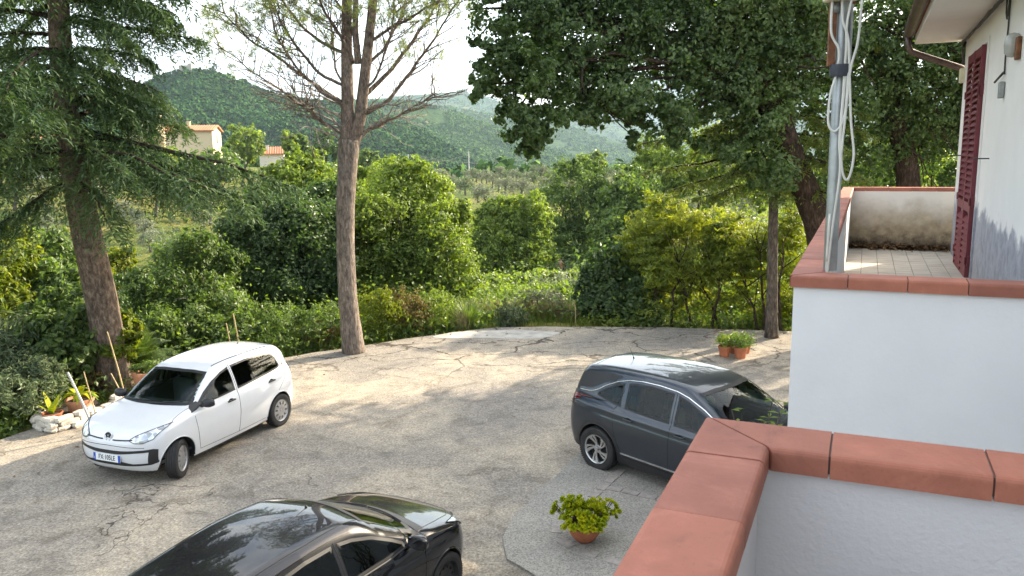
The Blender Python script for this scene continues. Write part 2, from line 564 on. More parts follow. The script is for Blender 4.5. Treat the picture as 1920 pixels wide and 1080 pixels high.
# long cracks towards the far edge, faint tyre-worn and oily areas
sepd = nt.nodes.new('ShaderNodeSeparateXYZ'); nt.links.new(tc.outputs['Object'], sepd.inputs[0])
mrd = nt.nodes.new('ShaderNodeMapRange'); nt.links.new(sepd.outputs[1], mrd.inputs[0]); mrd.inputs[1].default_value = 15.5; mrd.inputs[2].default_value = 18.5
vo3 = nt.nodes.new('ShaderNodeTexVoronoi'); vo3.feature = 'DISTANCE_TO_EDGE'; vo3.inputs['Scale'].default_value = .75
mp3 = nt.nodes.new('ShaderNodeMapping'); mp3.inputs['Scale'].default_value = (.55, 1.3, 1); nt.links.new(wsum.outputs[0], mp3.inputs[0]); nt.links.new(mp3.outputs[0], vo3.inputs['Vector'])
r3 = ramp(nt, vo3.outputs['Distance'], [(0, 1), (.010, 1), (.024, 0)])
f3 = nt.nodes.new('ShaderNodeMath'); f3.operation = 'MULTIPLY'; nt.links.new(r3.outputs[0], f3.inputs[0]); nt.links.new(mrd.outputs[0], f3.inputs[1])
c = mix(nt, f3.outputs[0], c, (.07, .058, .045))
oil = ramp(nt, noise(nt, .8, 3, .5, dist=.3).outputs[0], [(.66, (1, 1, 1)), (.74, (.62, .60, .58))])
c = mix(nt, 1, c, oil.outputs[0], 'MULTIPLY')
nt.links.new(c, b_.inputs['Base Color'])
b_.inputs['Roughness'].default_value = .9
b_.inputs['Specular IOR Level'].default_value = .25
bump(nt, b_, grain.outputs[0], .55, .02)


def dense(poly, step=.35, amp=.05, seed=3):
    rs = np.random.RandomState(seed); out = []
    for i in range(len(poly)):
        a = np.array(poly[i], float); b = np.array(poly[(i + 1) % len(poly)], float)
        n = max(1, int(np.linalg.norm(b - a) / step)) if max(abs(a).max(), abs(b).max()) < 28 else 1
        for k in range(n):
            p = a + (b - a) * k / n
            out.append(p + (rs.uniform(-amp, amp, 2) if n > 1 else 0))
    return np.array(out)


tag(MB().prism(dense(PAD), -.3, 0).build('driveway', m_drive), kind='structure')
# pale cement patch by the far edge and one by the left edge
m_patch = plain('cement_patch', (.40, .375, .33), .9, var=.25, vs=3.5, bs=.4, bscale=45, bd=.01)
def blob2d(cx, cy, rx, ry, rz, n=60, amp=.16, seed=1):
    a = np.linspace(0, 2 * PI, n, endpoint=False); rs = np.random.RandomState(seed)
    ph = rs.rand(5) * 6
    r = 1 + sum(amp / (k + 1) * np.sin((k + 2) * a + ph[k]) for k in range(5)) + rs.uniform(-.02, .02, n)
    x = rx * r * np.cos(a); y = ry * r * np.sin(a)
    return np.c_[cx + x * math.cos(rz) - y * math.sin(rz), cy + x * math.sin(rz) + y * math.cos(rz)]
tag(MB().prism(blob2d(-.35, 20.65, 1.5, .55, .05), -.05, .006).build('cement_patch', m_patch), kind='structure')

# ------------------------------------------------------------------ concrete slab in front of the house
m_slab, nt, b_, _ = new_mat('slab_concrete')
grain = noise(nt, 45, 4, .7); big = noise(nt, 1.1, 5, .6)
base = ramp(nt, big.outputs[0], [(.3, (.22, .205, .18)), (.7, (.32, .295, .25))])
gr = ramp(nt, grain.outputs[0], [(.32, .42), (.5, 1.0), (.7, 1.5)])
nt.links.new(mix(nt, 1, base.outputs[0], gr.outputs[0], 'MULTIPLY'), b_.inputs['Base Color'])
b_.inputs['Roughness'].default_value = .9
bump(nt, b_, grain.outputs[0], .4, .012)
SLAB = [(1.07, 12.15), (.75, 11.5), (.35, 10.7), (.0, 10.0), (-.17, 9.35), (-.1, 8.8), (.2, 8.4), (.5, 7.4), (.9, 5), (1.0, 2), (1.2, -8), (12, -8), (12, 11.5), (6, 13.2), (3.2, 12.9)]
tag(MB().prism(dense(SLAB, .25, .03, 5)[::-1], -.06, .03).build('concrete_slab', m_slab), kind='structure')
m_brickE = plain('edging_brick', (.30, .265, .235), .9, var=.22, vs=14, bs=.4, bscale=60)
rng = np.random.RandomState(11)
be = MB()
def brick_line(pts, w=.12, L=.24):
    pts = [np.array(p, float) for p in pts]
    for a, b2 in zip(pts[:-1], pts[1:]):
        d = b2 - a; n = max(1, int(np.linalg.norm(d) / (L + .012))); ang = math.atan2(d[1], d[0])
        for k in range(n):
            c_ = a + d * (k + .5) / n
            be.box((c_[0], c_[1], .018 + rng.uniform(-.003, .003)), (L - .005, w, .05), rz=ang + rng.uniform(-.03, .03), jit=.004, rng=rng)
g0 = lambda px, py: on_z(px, py, .03)[:2]
brick_line([g0(1048, 975), g0(1042, 1008), g0(1078, 1030), g0(1180, 1062), g0(1260, 1075)])
brick_line([g0(1168, 880), g0(1108, 935)])
brick_line([g0(1135, 914), g0(1300, 950)])
tag(be.build('brick_edging', m_brickE), kind='structure')

# ------------------------------------------------------------------ the house and its terraces (local frame: x out to the right, y away)
BA = 0.41593
QX, QY = 1.4139, 4.0145
E1 = np.array([math.cos(BA), -math.sin(BA), 0]); E2 = np.array([math.sin(BA), math.cos(BA), 0])
def qw(x, y, z): return np.array([QX, QY, 0]) + E1 * x + E2 * y + np.array([0, 0, z])
def wq(P):
    d = np.asarray(P) - np.array([QX, QY, 0]); return np.array([d @ E1, d @ E2, d[2]])
CT = 4.138     # coping top
FL = 3.196     # balcony floors
HX = 1.54      # house wall
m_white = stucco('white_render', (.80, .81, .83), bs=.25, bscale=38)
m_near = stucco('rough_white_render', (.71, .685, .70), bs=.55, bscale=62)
m_wall = stucco('house_wall', (.78, .765, .73), stain=(.36, .37, .41), z0=3.95, z1=4.05, wav=.45, bs=.3, bscale=40)
m_rear = stucco('stained_render', (.76, .73, .66), stain=(.44, .36, .24), z0=3.55, z1=3.95, wav=.32, bs=.5, bscale=30, b2=3.31)
m_terra = terracotta('coping_terracotta', (.385, .145, .098), .65)
m_soffit = stucco('soffit_paint', (.72, .70, .67), bs=.2, bscale=30)
m_gut = plain('gutter_brown', (.10, .065, .055), .45, .3, var=.3, vs=5)
m_tile = terracotta('roof_tile', (.33, .14, .085), .8)
m_shut = plain('shutter_paint', (.14, .020, .030), .5, var=.18, vs=6)
m_cableD = plain('dark_cable', (.05, .045, .045), .6)
m_cableW = plain('pale_cable', (.62, .62, .58), .5, var=.1)
m_steel = plain('galvanised_steel', (.33, .35, .35), .42, .7, var=.25, vs=9)
m_cream = plain('cream_plastic', (.62, .58, .42), .5)
m_rust = plain('rusty_iron', (.20, .09, .045), .8, .2, var=.4, vs=20)
m_lampg = plain('lamp_glass', (.42, .43, .40), .15, 0, var=.15)
m_tape = plain('dark_tape', (.03, .035, .05), .5)

house = thing('house', 'white rendered house with red louvred shutters and overhanging eaves', 'house', (QX, QY, 0), -BA)
w_ = MB().box(((HX + 9.5) / 2, .6, 3.125), (9.5 - HX, 17.2, 6.25))
w_.build('wall', m_wall, house)
r_ = MB()
r_.box((5.1, .5, 6.31), (8.42, 17.9, .12)).build('eaves', m_soffit, house)
r_ = MB()
rows = 28
for j in range(46):       # pan tiles of the left slope
    y = -8.45 + j * .2 * 1.95
    pts = [(.82, y, 6.42), (5.2, y, 8.0)]
    r_.tube([(.78, y, 6.44), (5.2, y, 8.05)], .105, 6)
    r_.tube([(9.6, y, 6.44), (5.2, y, 8.05)], .105, 6)
r_.add([[.8, -8.5, 6.385], [9.55, -8.5, 6.385], [5.2, -8.5, 8.0], [.8, 9.42, 6.385], [9.55, 9.42, 6.385], [5.2, 9.42, 8.0]],
       [[0, 2, 5, 3], [1, 4, 5, 2], [0, 3, 4, 1]])
r_.f.append([[r_.n - 6, r_.n - 5, r_.n - 4]]); r_.mi.append(np.array([0]))
r_.f.append([[r_.n - 3, r_.n - 1, r_.n - 2]]); r_.mi.append(np.array([0]))
r_.build('roof', m_tile, house)
gt = MB()
ys = np.arange(-8.5, 9.5, 1.0)
prof = np.array([(math.cos(a) * .075, math.sin(a) * .075) for a in np.linspace(PI, 2 * PI, 9)] + [(math.cos(a) * .068, math.sin(a) * .068) for a in np.linspace(2 * PI, PI, 9)])
for k, y0 in enumerate(ys):
    y1 = min(y0 + 1.0, 9.45)
    s = 1.0 if k % 2 else 1.05
    V = np.array([[(.80 + p[0] * s, y, 6.40 + p[1] * s) for p in prof] for y in (y0 - .01, y1 + .01)])
    gt.grid(V)
    V2 = V[:, [0, -1]]; gt.grid(V2)
gt.build('gutter', m_gut, house, smooth=False)
MB().tube([(.80, 9.3, 6.36), (.80, 9.3, 6.22), (.83, 9.3, 6.14), (.95, 9.3, 6.08), (1.5, 9.28, 5.86), (1.60, 9.28, 5.80), (1.66, 9.28, 5.70), (1.66, 9.28, 3.6), (1.66, 9.28, .3)], .045, 12).build('downpipe', m_gut, house, smooth=True)
# louvred shutters, two leaves
SY0, SYM, SY1, SZ0, SZ1 = 6.62, 7.33, 8.03, 3.07, 5.90
for y0, y1 in ((SY0, SYM - .006), (SYM + .006, SY1)):
    s = MB(); cx = HX - .045
    s.bbox((cx, y0 + .035, (SZ0 + SZ1) / 2), (.05, .07, SZ1 - SZ0), .006)
    s.bbox((cx, y1 - .035, (SZ0 + SZ1) / 2), (.05, .07, SZ1 - SZ0), .006)
    for z in (SZ0 + .06, 4.02, SZ1 - .06):
        s.bbox((cx, (y0 + y1) / 2, z), (.046, y1 - y0 - .14, .11), .005)
    for z in np.arange(SZ0 + .15, SZ1 - .13, .072):
        if abs(z - 4.02) < .085: continue
        a = R_(38)
        rot = np.array([[math.cos(a), 0, -math.sin(a)], [0, 1, 0], [math.sin(a), 0, math.cos(a)]])
        s.box((cx, (y0 + y1) / 2, z), (.012, y1 - y0 - .135, .085), rot=rot.T)
    so = s.build('shutter', m_shut, house)
    for z in (3.4, 4.1, 5.4): MB().box((HX - .075, y1 - .02 if y1 > 8 else y0 + .02, z), (.012, .07, .09)).box((HX - .03, (y1 + .03) if y1 > 8 else (y0 - .03), z), (.05, .03, .12)).build('hinge', m_shut, so)
MB().box((HX - .012, (SY0 + SY1) / 2, 5.955), (.022, SY1 - SY0 + .14, .06)).box((HX - .012, SY0 - .05, 4.5), (.022, .06, 2.85)).build('shutter_frame', m_wall, house)
for y, z in ((5.85, 4.62), (8.75, 4.62)):
    MB().tube([(HX + .01, y, z), (HX - .13, y, z)], .008, 6).lathe([(0, 0), (.016, .004), (.016, .02), (0, .024)], 8, (HX - .13, y, z - .012)).build('shutter_stay', m_cableD, house)
# cables along the eaves and a hanging loop
cb = MB(); rr = random.Random(4)
for q in range(4):
    path = [(HX - .03 - .02 * q + rr.uniform(-.01, .01), y, 6.22 - .012 * q - rr.uniform(0, .03)) for y in np.arange(-2, 9.3, .35)]
    cb.tube(path, .011, 5)
cb.tube([(HX - .02, 9.12, 6.2), (HX - .05, 9.05, 6.1), (HX - .02, 9.16, 5.9)], .02, 6)
y0 = 5.15
cb.tube([(HX - .02, y0, 6.2), (HX - .03, y0 - .02, 6.02), (HX - .03, y0 + .02, 5.98), (HX - .03, y0 + .1, 6.05), (HX - .03, y0 + .12, 6.2)], .009, 6)
cb.tube([(HX - .015, y0 + .02, 6.2), (HX - .015, y0, 5.9), (HX - .015, y0 + .03, 5.7), (HX - .015, y0, 5.45)], .009, 6)
cb.tube([(HX - .02, y0 + .02, 5.47), (HX - .05, y0 + .35, 5.40)], .012, 6)
cb.build('cable', m_cableD, house, smooth=True)
MB().bbox((HX - .03, y0 + .01, 5.30), (.05, .07, .16), .008).build('junction_box', m_steel, house)
MB().bbox((HX - .03, 9.12, 5.74), (.07, .12, .2), .01).build('junction_box', m_cream, house)
lmp = MB()
lmp.lathe([(0, -.11), (.04, -.10), (.065, -.07), (.072, 0), (.065, .07), (.04, .10), (0, .11)], 16, (HX - .05, 4.50, 5.66)).build('wall_lamp', m_lampg, house, smooth=True)
MB().bbox((HX - .02, 4.40, 5.62), (.04, .12, .2), .01).build('lamp_bracket', m_rust, house)


def coping_run(mb, x0, y0, dx, dy, length, width, z_top, th, cut0=0, cut1=0, tile=.32, first=None, rng=None):
    """coping tiles along (dx,dy); width grows to the left-hand normal's opposite (inner side); cut = +-1 mitres"""
    d = np.array([dx, dy, 0.]); nrm_ = np.array([-dy, dx, 0.]) if width > 0 else np.array([dy, -dx, 0.])
    W = abs(width); rb = .014
    prof = [(0, 0), (0, th - rb)] + [(rb - rb * math.cos(a), th - rb + rb * math.sin(a)) for a in np.linspace(.3, PI / 2, 4)] + \
           [(W - rb + rb * math.sin(a), th - rb + rb * math.cos(a)) for a in np.linspace(0, PI / 2 - .3, 4)] + [(W, th - rb), (W, 0)]
    prof = np.array(prof); cuts = [0]
    s = first or tile
    while s < length - .08: cuts.append(s + (rng.uniform(-.004, .004) if rng is not None else 0)); s += tile
    cuts.append(length)
    for i in range(len(cuts) - 1):
        a, b = cuts[i] + .0022, cuts[i + 1] - .0022
        if i == 0 and cut0: a += .003
        ka = cut0 if i == 0 else 0; kb = cut1 if i == len(cuts) - 2 else 0
        dz = rng.uniform(-.0012, .0012) if rng is not None else 0
        lo = np.array([x0, y0, z_top - th + dz]) + d * 0 + np.array([nrm_ * p[0] + np.array([0, 0, p[1]]) + d * (a + ka * p[0]) for p in prof])
        hi = np.array([x0, y0, z_top - th + dz]) + np.array([nrm_ * p[0] + np.array([0, 0, p[1]]) + d * (b + kb * p[0]) for p in prof])
        n = len(prof); base = mb.n
        F = [[k, (k + 1) % n, n + (k + 1) % n, n + k] for k in range(n)]
        if width > 0: F = [q[::-1] for q in F]
        mb.add(np.concatenate([lo, hi]), F)
        c0 = [base + k for k in range(n)]; c1 = [base + n + k for k in range(n)]
        if width > 0: c1 = c1[::-1]
        else: c0 = c0[::-1]
        mb.f.append([c0]); mb.mi.append(np.array([0])); mb.f.append([c1]); mb.mi.append(np.array([0]))


TW, TH = .165, .06
terr = thing('terrace', 'white first-floor terrace with terracotta coping and stained rear parapet', 'terrace', (QX, QY, 0), -BA)
t_ = MB()
t_.box(((.02 + HX - .004) / 2, (.02 + 9.52) / 2, (FL - .02) / 2), (HX - .024, 9.5, FL - .02))
zc = (FL - .02 + CT - TH + .004) / 2; zh = CT - TH + .004 - FL + .02
t_.box(((.02 + HX - .004) / 2, .0775, zc), (HX - .024, .115, zh))
t_.box((.0775, (.136 + 9.41) / 2, zc), (.115, 9.41 - .136, zh))
t_.build('wall', m_white, terr)
MB().box(((.02 + 1.9) / 2, (9.411 + 9.55) / 2, zc), (1.9 - .02, .139, zh)).build('rear_parapet', m_rear, terr)
cp = MB(); rg = np.random.RandomState(5)
coping_run(cp, 0, 0, 1, 0, HX - .003, TW, CT, TH, cut0=1, tile=.262, first=.277, rng=rg)
coping_run(cp, 0, 0, 0, 1, 9.575, -TW, CT, TH, cut0=1, cut1=-1, tile=.33, rng=rg)
coping_run(cp, 0, 9.575, 1, 0, 1.9, -TW, CT, TH, cut0=1, tile=.33, rng=rg)
cp.build('coping', m_terra, terr)
mort = plain('mortar', (.16, .12, .10), .9)
MB().box((HX / 2, TW / 2, CT - TH / 2), (HX - .02, TW - .018, TH - .016)).box((TW / 2, 4.85, CT - TH / 2), (TW - .018, 9.36, TH - .016)).build('mortar', mort, terr)
fl = MB(); rg = np.random.RandomState(6)
for i in range(7):
    for j in range(47):
        x0_, y0_ = .137 + i * .2, .137 + j * .2
        x1_, y1_ = min(x0_ + .194, HX - .005), min(y0_ + .194, 9.41)
        if y1_ - y0_ < .03: continue
        fl.box(((x0_ + x1_) / 2, (y0_ + y1_) / 2, FL - .012 + rg.uniform(-.0008, .0008)), (x1_ - x0_, y1_ - y0_, .024))
m_floor = plain('floor_tile', (.46, .42, .35), .6, var=.14, vs=4)
fl.build('floor', m_floor, terr)
MB().box(((.136 + HX - .004) / 2, (.136 + 9.41) / 2, FL - .016), (HX - .14, 9.27, .014)).build('grout', plain('grout', (.12, .10, .08), .9), terr)

# the balcony the photograph is taken from
NY = -2.337; NW, NT = .168, .052
balc = thing('balcony', 'near balcony parapet of rough white render under terracotta coping tiles', 'balcony', (QX, QY, 0), -BA)
b1 = MB()
zc2 = (2.95 + CT - NT + .004) / 2; zh2 = CT - NT + .004 - 2.95
b1.box(((.022 + HX - .004) / 2, NY - .02 - .063, zc2), (HX - .026, .126, zh2))
b1.box((.022 + .062, (NY - .147 - 8) / 2, zc2), (.124, 8 + NY - .147, zh2))
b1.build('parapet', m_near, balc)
cp = MB(); rg = np.random.RandomState(8)
coping_run(cp, 0, NY, 1, 0, HX - .003, -NW, CT, NT, cut0=1, tile=.302, first=.287, rng=rg)
coping_run(cp, 0, NY, 0, -1, 5.6, NW, CT, NT, cut0=1, tile=.298, first=.252, rng=rg)
cp.build('coping', m_terra, balc)
MB().box((HX / 2, NY - NW / 2, CT - NT / 2), (HX - .02, NW - .018, NT - .012)).box((NW / 2, NY - NW - 2.7, CT - NT / 2), (NW - .018, 5.38, NT - .012)).build('mortar', mort, balc)
MB().box(((.16 + HX - .006) / 2, (NY - .16 - 8) / 2, FL - .15), (HX - .17, 8 + NY - .165, .3)).build('floor', m_floor, balc)

# ------------------------------------------------------------------ steel mast with cables on the terrace corner
pb = wq(on_z(1556, 506, CT)); PX, PY = float(pb[0]), float(pb[1])
pw = qw(PX, PY, CT)
mast = thing('metal_mast', 'galvanised steel mast with coiled pale cables on the terrace corner', 'mast', pw)
MB().lathe([(.034, 0), (.033, 1.05), (.027, 1.07), (.027, 2.2)], 16).build('mast_tube', m_steel, mast, smooth=True)
MB().tube([(.045, .01, .9), (.045, .012, 2.2)], .012, 8).tube([(-.035, -.0, 1.35), (-.035, 0, 1.3)], .02, 6).build('conduit', m_steel, mast, smooth=True)
mz = 1.60
jb_z = float(at(1578, 4, math.hypot(pw[0], pw[1]))[2]) - CT
MB().bbox((-.02, -.03, jb_z + .13), (.16, .1, .26), .008).build('junction_box', m_cream, mast)
MB().box((-.05, .0, jb_z - .14), (.035, .02, .34)).box((.0, .01, jb_z - .005), (.12, .04, .01)).build('bracket', m_rust, mast)
tp_z = float(at(1578, 133, math.hypot(pw[0], pw[1]))[2]) - CT
MB().lathe([(.05, -.03), (.054, -.01), (.052, .03)], 12, (-.004, -.012, tp_z)).build('tape', m_tape, mast, smooth=True)
side = np.array([.93, -.37])
def cpath(pts):
    """(sideways, height) points in front of the mast, smoothed"""
    P = np.array(pts, float); out = []
    n = len(P)
    for i in range(n - 1):
        p0 = P[max(i - 1, 0)]; p1 = P[i]; p2 = P[i + 1]; p3 = P[min(i + 2, n - 1)]
        for t in np.linspace(0, 1, 7)[:-1]:
            out.append(.5 * ((2 * p1) + (-p0 + p2) * t + (2 * p0 - 5 * p1 + 4 * p2 - p3) * t * t + (-p0 + 3 * p1 - 3 * p2 + p3) * t ** 3))
    out.append(P[-1]); out = np.array(out)
    return np.c_[out[:, 0] * side[0], out[:, 0] * side[1] - .045 - .02 * np.abs(np.sin(out[:, 1] * 3)), out[:, 1]]
J = jb_z; T_ = tp_z
for pts in ([(-.075, J), (-.07, J - .15), (-.03, T_ + .1), (-.03, T_), (-.06, T_ - .12), (-.065, T_ - .26), (-.03, T_ - .30), (.01, T_ - .22), (.02, T_)],
            [(-.03, J), (-.02, J - .1), (.01, T_ + .15), (.025, T_), (.04, T_ - .25), (.06, T_ - .42), (.04, T_ - .54), (.01, T_ - .5), (-.005, T_ - .3), (.01, T_)],
            [(.03, J + .1), (.0, J - .1), (.005, T_ + .1), (.0, T_ - .1), (-.01, T_ - .35), (.0, T_ - .5), (-.02, T_ - .8), (-.032, T_ - 1.1), (-.036, .3), (-.036, .05)],
            [(.06, J), (.055, J - .2), (.03, T_), (.015, T_ - .2), (.0, T_ - .42)]):
    MB().tube(cpath(pts), .0062, 7).build('cable', m_cableW, mast, smooth=True)

# ------------------------------------------------------------------ cars
def smax(a, b, k):
    h = np.maximum(k - np.abs(a - b), 0) / k
    return np.maximum(a, b) + h * h * k * .25


def smin(a, b, k): return -smax(-a, -b, k)


def spl(pts):
    """smooth monotone-ish curve through points, as a fast lookup"""
    P = np.array(sorted(pts)); xs = np.linspace(P[0, 0], P[-1, 0], 400)
    m = np.gradient(P[:, 1], P[:, 0])
    i = np.clip(np.searchsorted(P[:, 0], xs) - 1, 0, len(P) - 2)
    h = P[i + 1, 0] - P[i, 0]; t = (xs - P[i, 0]) / h
    y = (2 * t**3 - 3 * t**2 + 1) * P[i, 1] + (t**3 - 2 * t**2 + t) * h * m[i] + (-2 * t**3 + 3 * t**2) * P[i + 1, 1] + (t**3 - t**2) * h * m[i + 1]
    return lambda q: np.interp(q, xs, y)


def inpoly(px, py, poly):
    poly = np.asarray(poly); ins = np.zeros(px.shape, bool); n = len(poly)
    for i in range(n):
        a = poly[i]; b = poly[(i + 1) % n]
        ins ^= ((a[1] > py) != (b[1] > py)) & (px < (b[0] - a[0]) * (py - a[1]) / (b[1] - a[1] + 1e-12) + a[0])
    return ins


class Body:
    def __init__(s, d):
        s.d = d
        s.tl = spl(d['top_low']); s.ta = spl(d['top_all']); s.xf = spl(d['xf']); s.xr = spl(d['xr'])
        s.sec = spl(d['sec']); s.plan = spl(d['plan']); s.wg = spl(d['wg']); s.zb = spl(d['zb'])

    def F(s, P):
        d = s.d; x, y, z = P[..., 0], np.abs(P[..., 1]), P[..., 2]
        W = d['W']; yn = y / W
        top = (z - (s.tl(x) - d['crown'] * yn**2.5)) * .93
        side = y - W * s.plan(x) * s.sec(z)
        fr = x - (s.xf(z) - d['cf'] * yn**d['pf'])
        re = (s.xr(z) + d['cr'] * yn**d['pr']) - x
        low = smax(smax(side, top, d.get('ks', .10)), smax(fr, re, .1), d.get('kf', .10))
        low = smax(low, s.zb(x) - z, .04)
        # shoulder crease
        if d.get('crease'):
            zc = d['crease'](x)
            low = low + .010 * np.exp(-((z - zc + .05) / .045)**2) * (side > -.06) * np.clip((1.55 - np.abs(x)) * 3, 0, 1)
        xx = x + d['wsc'] * yn**2 * np.clip(x * 3, 0, 1)
        gt = (z - (s.ta(xx) - d['rcrown'] * yn**2)) * s.slope(xx)
        gs = (y - s.wg(z) * np.interp(x, *d['gplan'])) * .95
        gr = ((s.xr(z) + d['cr'] * yn**d['pr']) - x) * .95
        gh = smax(smax(gt, gs, d.get('kg', .11)), smax(gr, .7 - z, .05), .10)
        f = smin(low, gh, .035)
        for cx, R in ((d['ax'][0], d['arch']), (d['ax'][1], d['arch'])):
            r = np.hypot(x - cx, z - d['rw'])
            f = np.maximum(f, -np.maximum(r - R, d['W'] - .30 - y))
        return f

    def slope(s, x):
        g = (s.ta(x + .02) - s.ta(x - .02)) / .04
        return 1 / np.sqrt(1 + g * g)

    def grad(s, P, h=.004, off=0):
        g = np.zeros(P.shape)
        for i in range(3):
            e = np.zeros(3); e[i] = h
            g[..., i] = s.F(P + e) - s.F(P - e)
        n = np.linalg.norm(g, axis=-1, keepdims=True) + 1e-12
        return g / n, n[..., 0] / (2 * h)

    def mesh(s, cell, off=0.0):
        """naive surface nets on F + off = 0"""
        d = s.d
        xs = np.arange(d['xr0'] - .1, d['xf0'] + .1, cell); ys = np.arange(-d['W'] - .06, d['W'] + .06 + cell, cell); zs = np.arange(.08, d['H'] + .1, cell)
        X, Y, Z = np.meshgrid(xs, ys, zs, indexing='ij')
        G = np.stack([X, Y, Z], -1)
        f = s.F(G) + off
        ins = f < 0
        c = ins[:-1, :-1, :-1].astype(int)
        for a, b, e in ((1, 0, 0), (0, 1, 0), (0, 0, 1), (1, 1, 0), (1, 0, 1), (0, 1, 1), (1, 1, 1)):
            c = c + ins[a:a - 1 or None, b:b - 1 or None, e:e - 1 or None][:ins.shape[0] - 1, :ins.shape[1] - 1, :ins.shape[2] - 1]
        act = (c > 0) & (c < 8)
        idx = -np.ones(act.shape, int); idx[act] = np.arange(act.sum())
        I = np.argwhere(act)
        V = np.zeros((len(I), 3)); cnt = np.zeros(len(I))
        corners = [(a, b, e) for a in (0, 1) for b in (0, 1) for e in (0, 1)]
        for ca in corners:
            for ax in range(3):
                if ca[ax]: continue
                cb = list(ca); cb[ax] = 1
                fa = f[I[:, 0] + ca[0], I[:, 1] + ca[1], I[:, 2] + ca[2]]; fb = f[I[:, 0] + cb[0], I[:, 1] + cb[1], I[:, 2] + cb[2]]
                m = (fa < 0) != (fb < 0)
                t = np.where(m, fa / (fa - fb + 1e-15), 0)
                p = I + np.array(ca); p = p.astype(float); p[:, ax] += t
                V[m] += p[m]; cnt[m] += 1
        V = V / cnt[:, None] * cell + np.array([xs[0], ys[0], zs[0]])
        Fc = []
        nx, ny, nz = f.shape
        for ax in range(3):
            sl0 = [slice(None)] * 3; sl1 = [slice(None)] * 3
            sl0[ax] = slice(0, -1); sl1[ax] = slice(1, None)
            cr = ins[tuple(sl0)] != ins[tuple(sl1)]
            E_ = np.argwhere(cr)
            o1, o2 = [(1, 2), (2, 0), (0, 1)][ax]
            ok = (E_[:, o1] > 0) & (E_[:, o2] > 0) & (E_[:, o1] < f.shape[o1] - 1) & (E_[:, o2] < f.shape[o2] - 1)
            E_ = E_[ok]
            q = []
            for a, b in ((0, 0), (-1, 0), (-1, -1), (0, -1)):
                k = E_.copy(); k[:, o1] += a; k[:, o2] += b
                q.append(idx[k[:, 0], k[:, 1], k[:, 2]])
            q = np.stack(q, -1)
            fl = ~ins[E_[:, 0], E_[:, 1], E_[:, 2]]
            q[fl] = q[fl][:, ::-1]
            Fc.append(q)
        Fc = np.concatenate(Fc)
        Fc = Fc[(Fc >= 0).all(1)]
        for _ in range(4):
            g, n = s.grad(V)
            V = V - g * np.clip((s.F(V) + off) / np.maximum(n, .3), -.01, .01)[:, None]
        return V, Fc

    def cast(s, P, D):
        P = np.asarray(P, float); D = nrm(D); st = .02
        t = np.zeros(P.shape[:-1]); done = np.zeros(t.shape, bool)
        for _ in range(150):
            f = s.F(P + D * t[..., None]); done |= f < 0
            if done.all(): break
            t = np.where(done, t, t + st)
        lo = t - st; hi = t
        for _ in range(16):
            m = (lo + hi) / 2; i = s.F(P + D * m[..., None]) < 0
            hi = np.where(i, m, hi); lo = np.where(i, lo, m)
        return P + D * ((lo + hi) / 2)[..., None]

    def proj(s, uv, plane, off=.003):
        """uv points on the side ('l','r': x,z), the front/rear ('f','b': y,z) or the top ('t': x,y)"""
        uv = np.asarray(uv, float); u, v = uv[..., 0], uv[..., 1]
        big = 2.6
        if plane == 'l': P = np.stack([u, u * 0 + 1.3, v], -1); D = (0, -1, 0)
        elif plane == 'r': P = np.stack([u, u * 0 - 1.3, v], -1); D = (0, 1, 0)
        elif plane == 'f': P = np.stack([u * 0 + big, u, v], -1); D = (-1, 0, 0)
        elif plane == 'b': P = np.stack([u * 0 - big, u, v], -1); D = (1, 0, 0)
        else: P = np.stack([u, v, u * 0 + 2], -1); D = (0, 0, -1)
        Q = s.cast(P, D); g, _ = s.grad(Q)
        return Q + g * off


def resamp(p, n):
    p = np.asarray(p, float); d = np.r_[0, np.cumsum(np.linalg.norm(np.diff(p, axis=0), axis=1))]
    t = np.linspace(0, d[-1], n)
    return np.stack([np.interp(t, d, p[:, k]) for k in range(p.shape[1])], -1)


def lofted(top, bot, nu=24, nv=8):
    a, b = resamp(top, nu), resamp(bot, nu)
    t = np.linspace(0, 1, nv)[None, :, None]
    return b[:, None] * (1 - t) + a[:, None] * t


def inset(poly, w):
    p = np.asarray(poly, float); n = len(p); c = p.mean(0); out = []
    area = sum(p[i][0] * p[(i + 1) % n][1] - p[(i + 1) % n][0] * p[i][1] for i in range(n))
    s = 1 if area > 0 else -1
    for i in range(n):
        a = nrm(p[i] - p[i - 1]); b = nrm(p[(i + 1) % n] - p[i])
        na = np.array([-a[1], a[0]]) * s; nb = np.array([-b[1], b[0]]) * s
        m = nrm(na + nb); k = min(1 / max(m @ na, .35), 2.2)
        out.append(p[i] + m * w * k)
    return np.array(out)


def flipq(B, Q):
    i, j = Q.shape[0] // 2, Q.shape[1] // 2
    n = np.cross(Q[i + 1, j] - Q[i, j], Q[i, j + 1] - Q[i, j])
    return float(n @ B.grad(Q[i, j][None])[0][0]) < 0


def car_glass(name, tint):
  m, nt, b_, out_ = new_mat(name)
  nt.nodes.remove(b_)
  tr = nt.nodes.new('ShaderNodeBsdfTransparent'); tr.inputs[0].default_value = (*tint, 1)
  gl = nt.nodes.new('ShaderNodeBsdfGlossy'); gl.inputs['Roughness'].default_value = .0; gl.inputs[0].default_value = (.95, 1, 1, 1)
  fr = nt.nodes.new('ShaderNodeFresnel'); fr.inputs[0].default_value = 1.38
  ms = nt.nodes.new('ShaderNodeMixShader')
  nt.links.new(fr.outputs[0], ms.inputs[0]); nt.links.new(tr.outputs[0], ms.inputs[1]); nt.links.new(gl.outputs[0], ms.inputs[2]); nt.links.new(ms.outputs[0], out_.inputs[0])
  return m
m_glass = car_glass('car_glass', (.20, .235, .22))
m_glassf = car_glass('windscreen_glass', (.62, .74, .67))


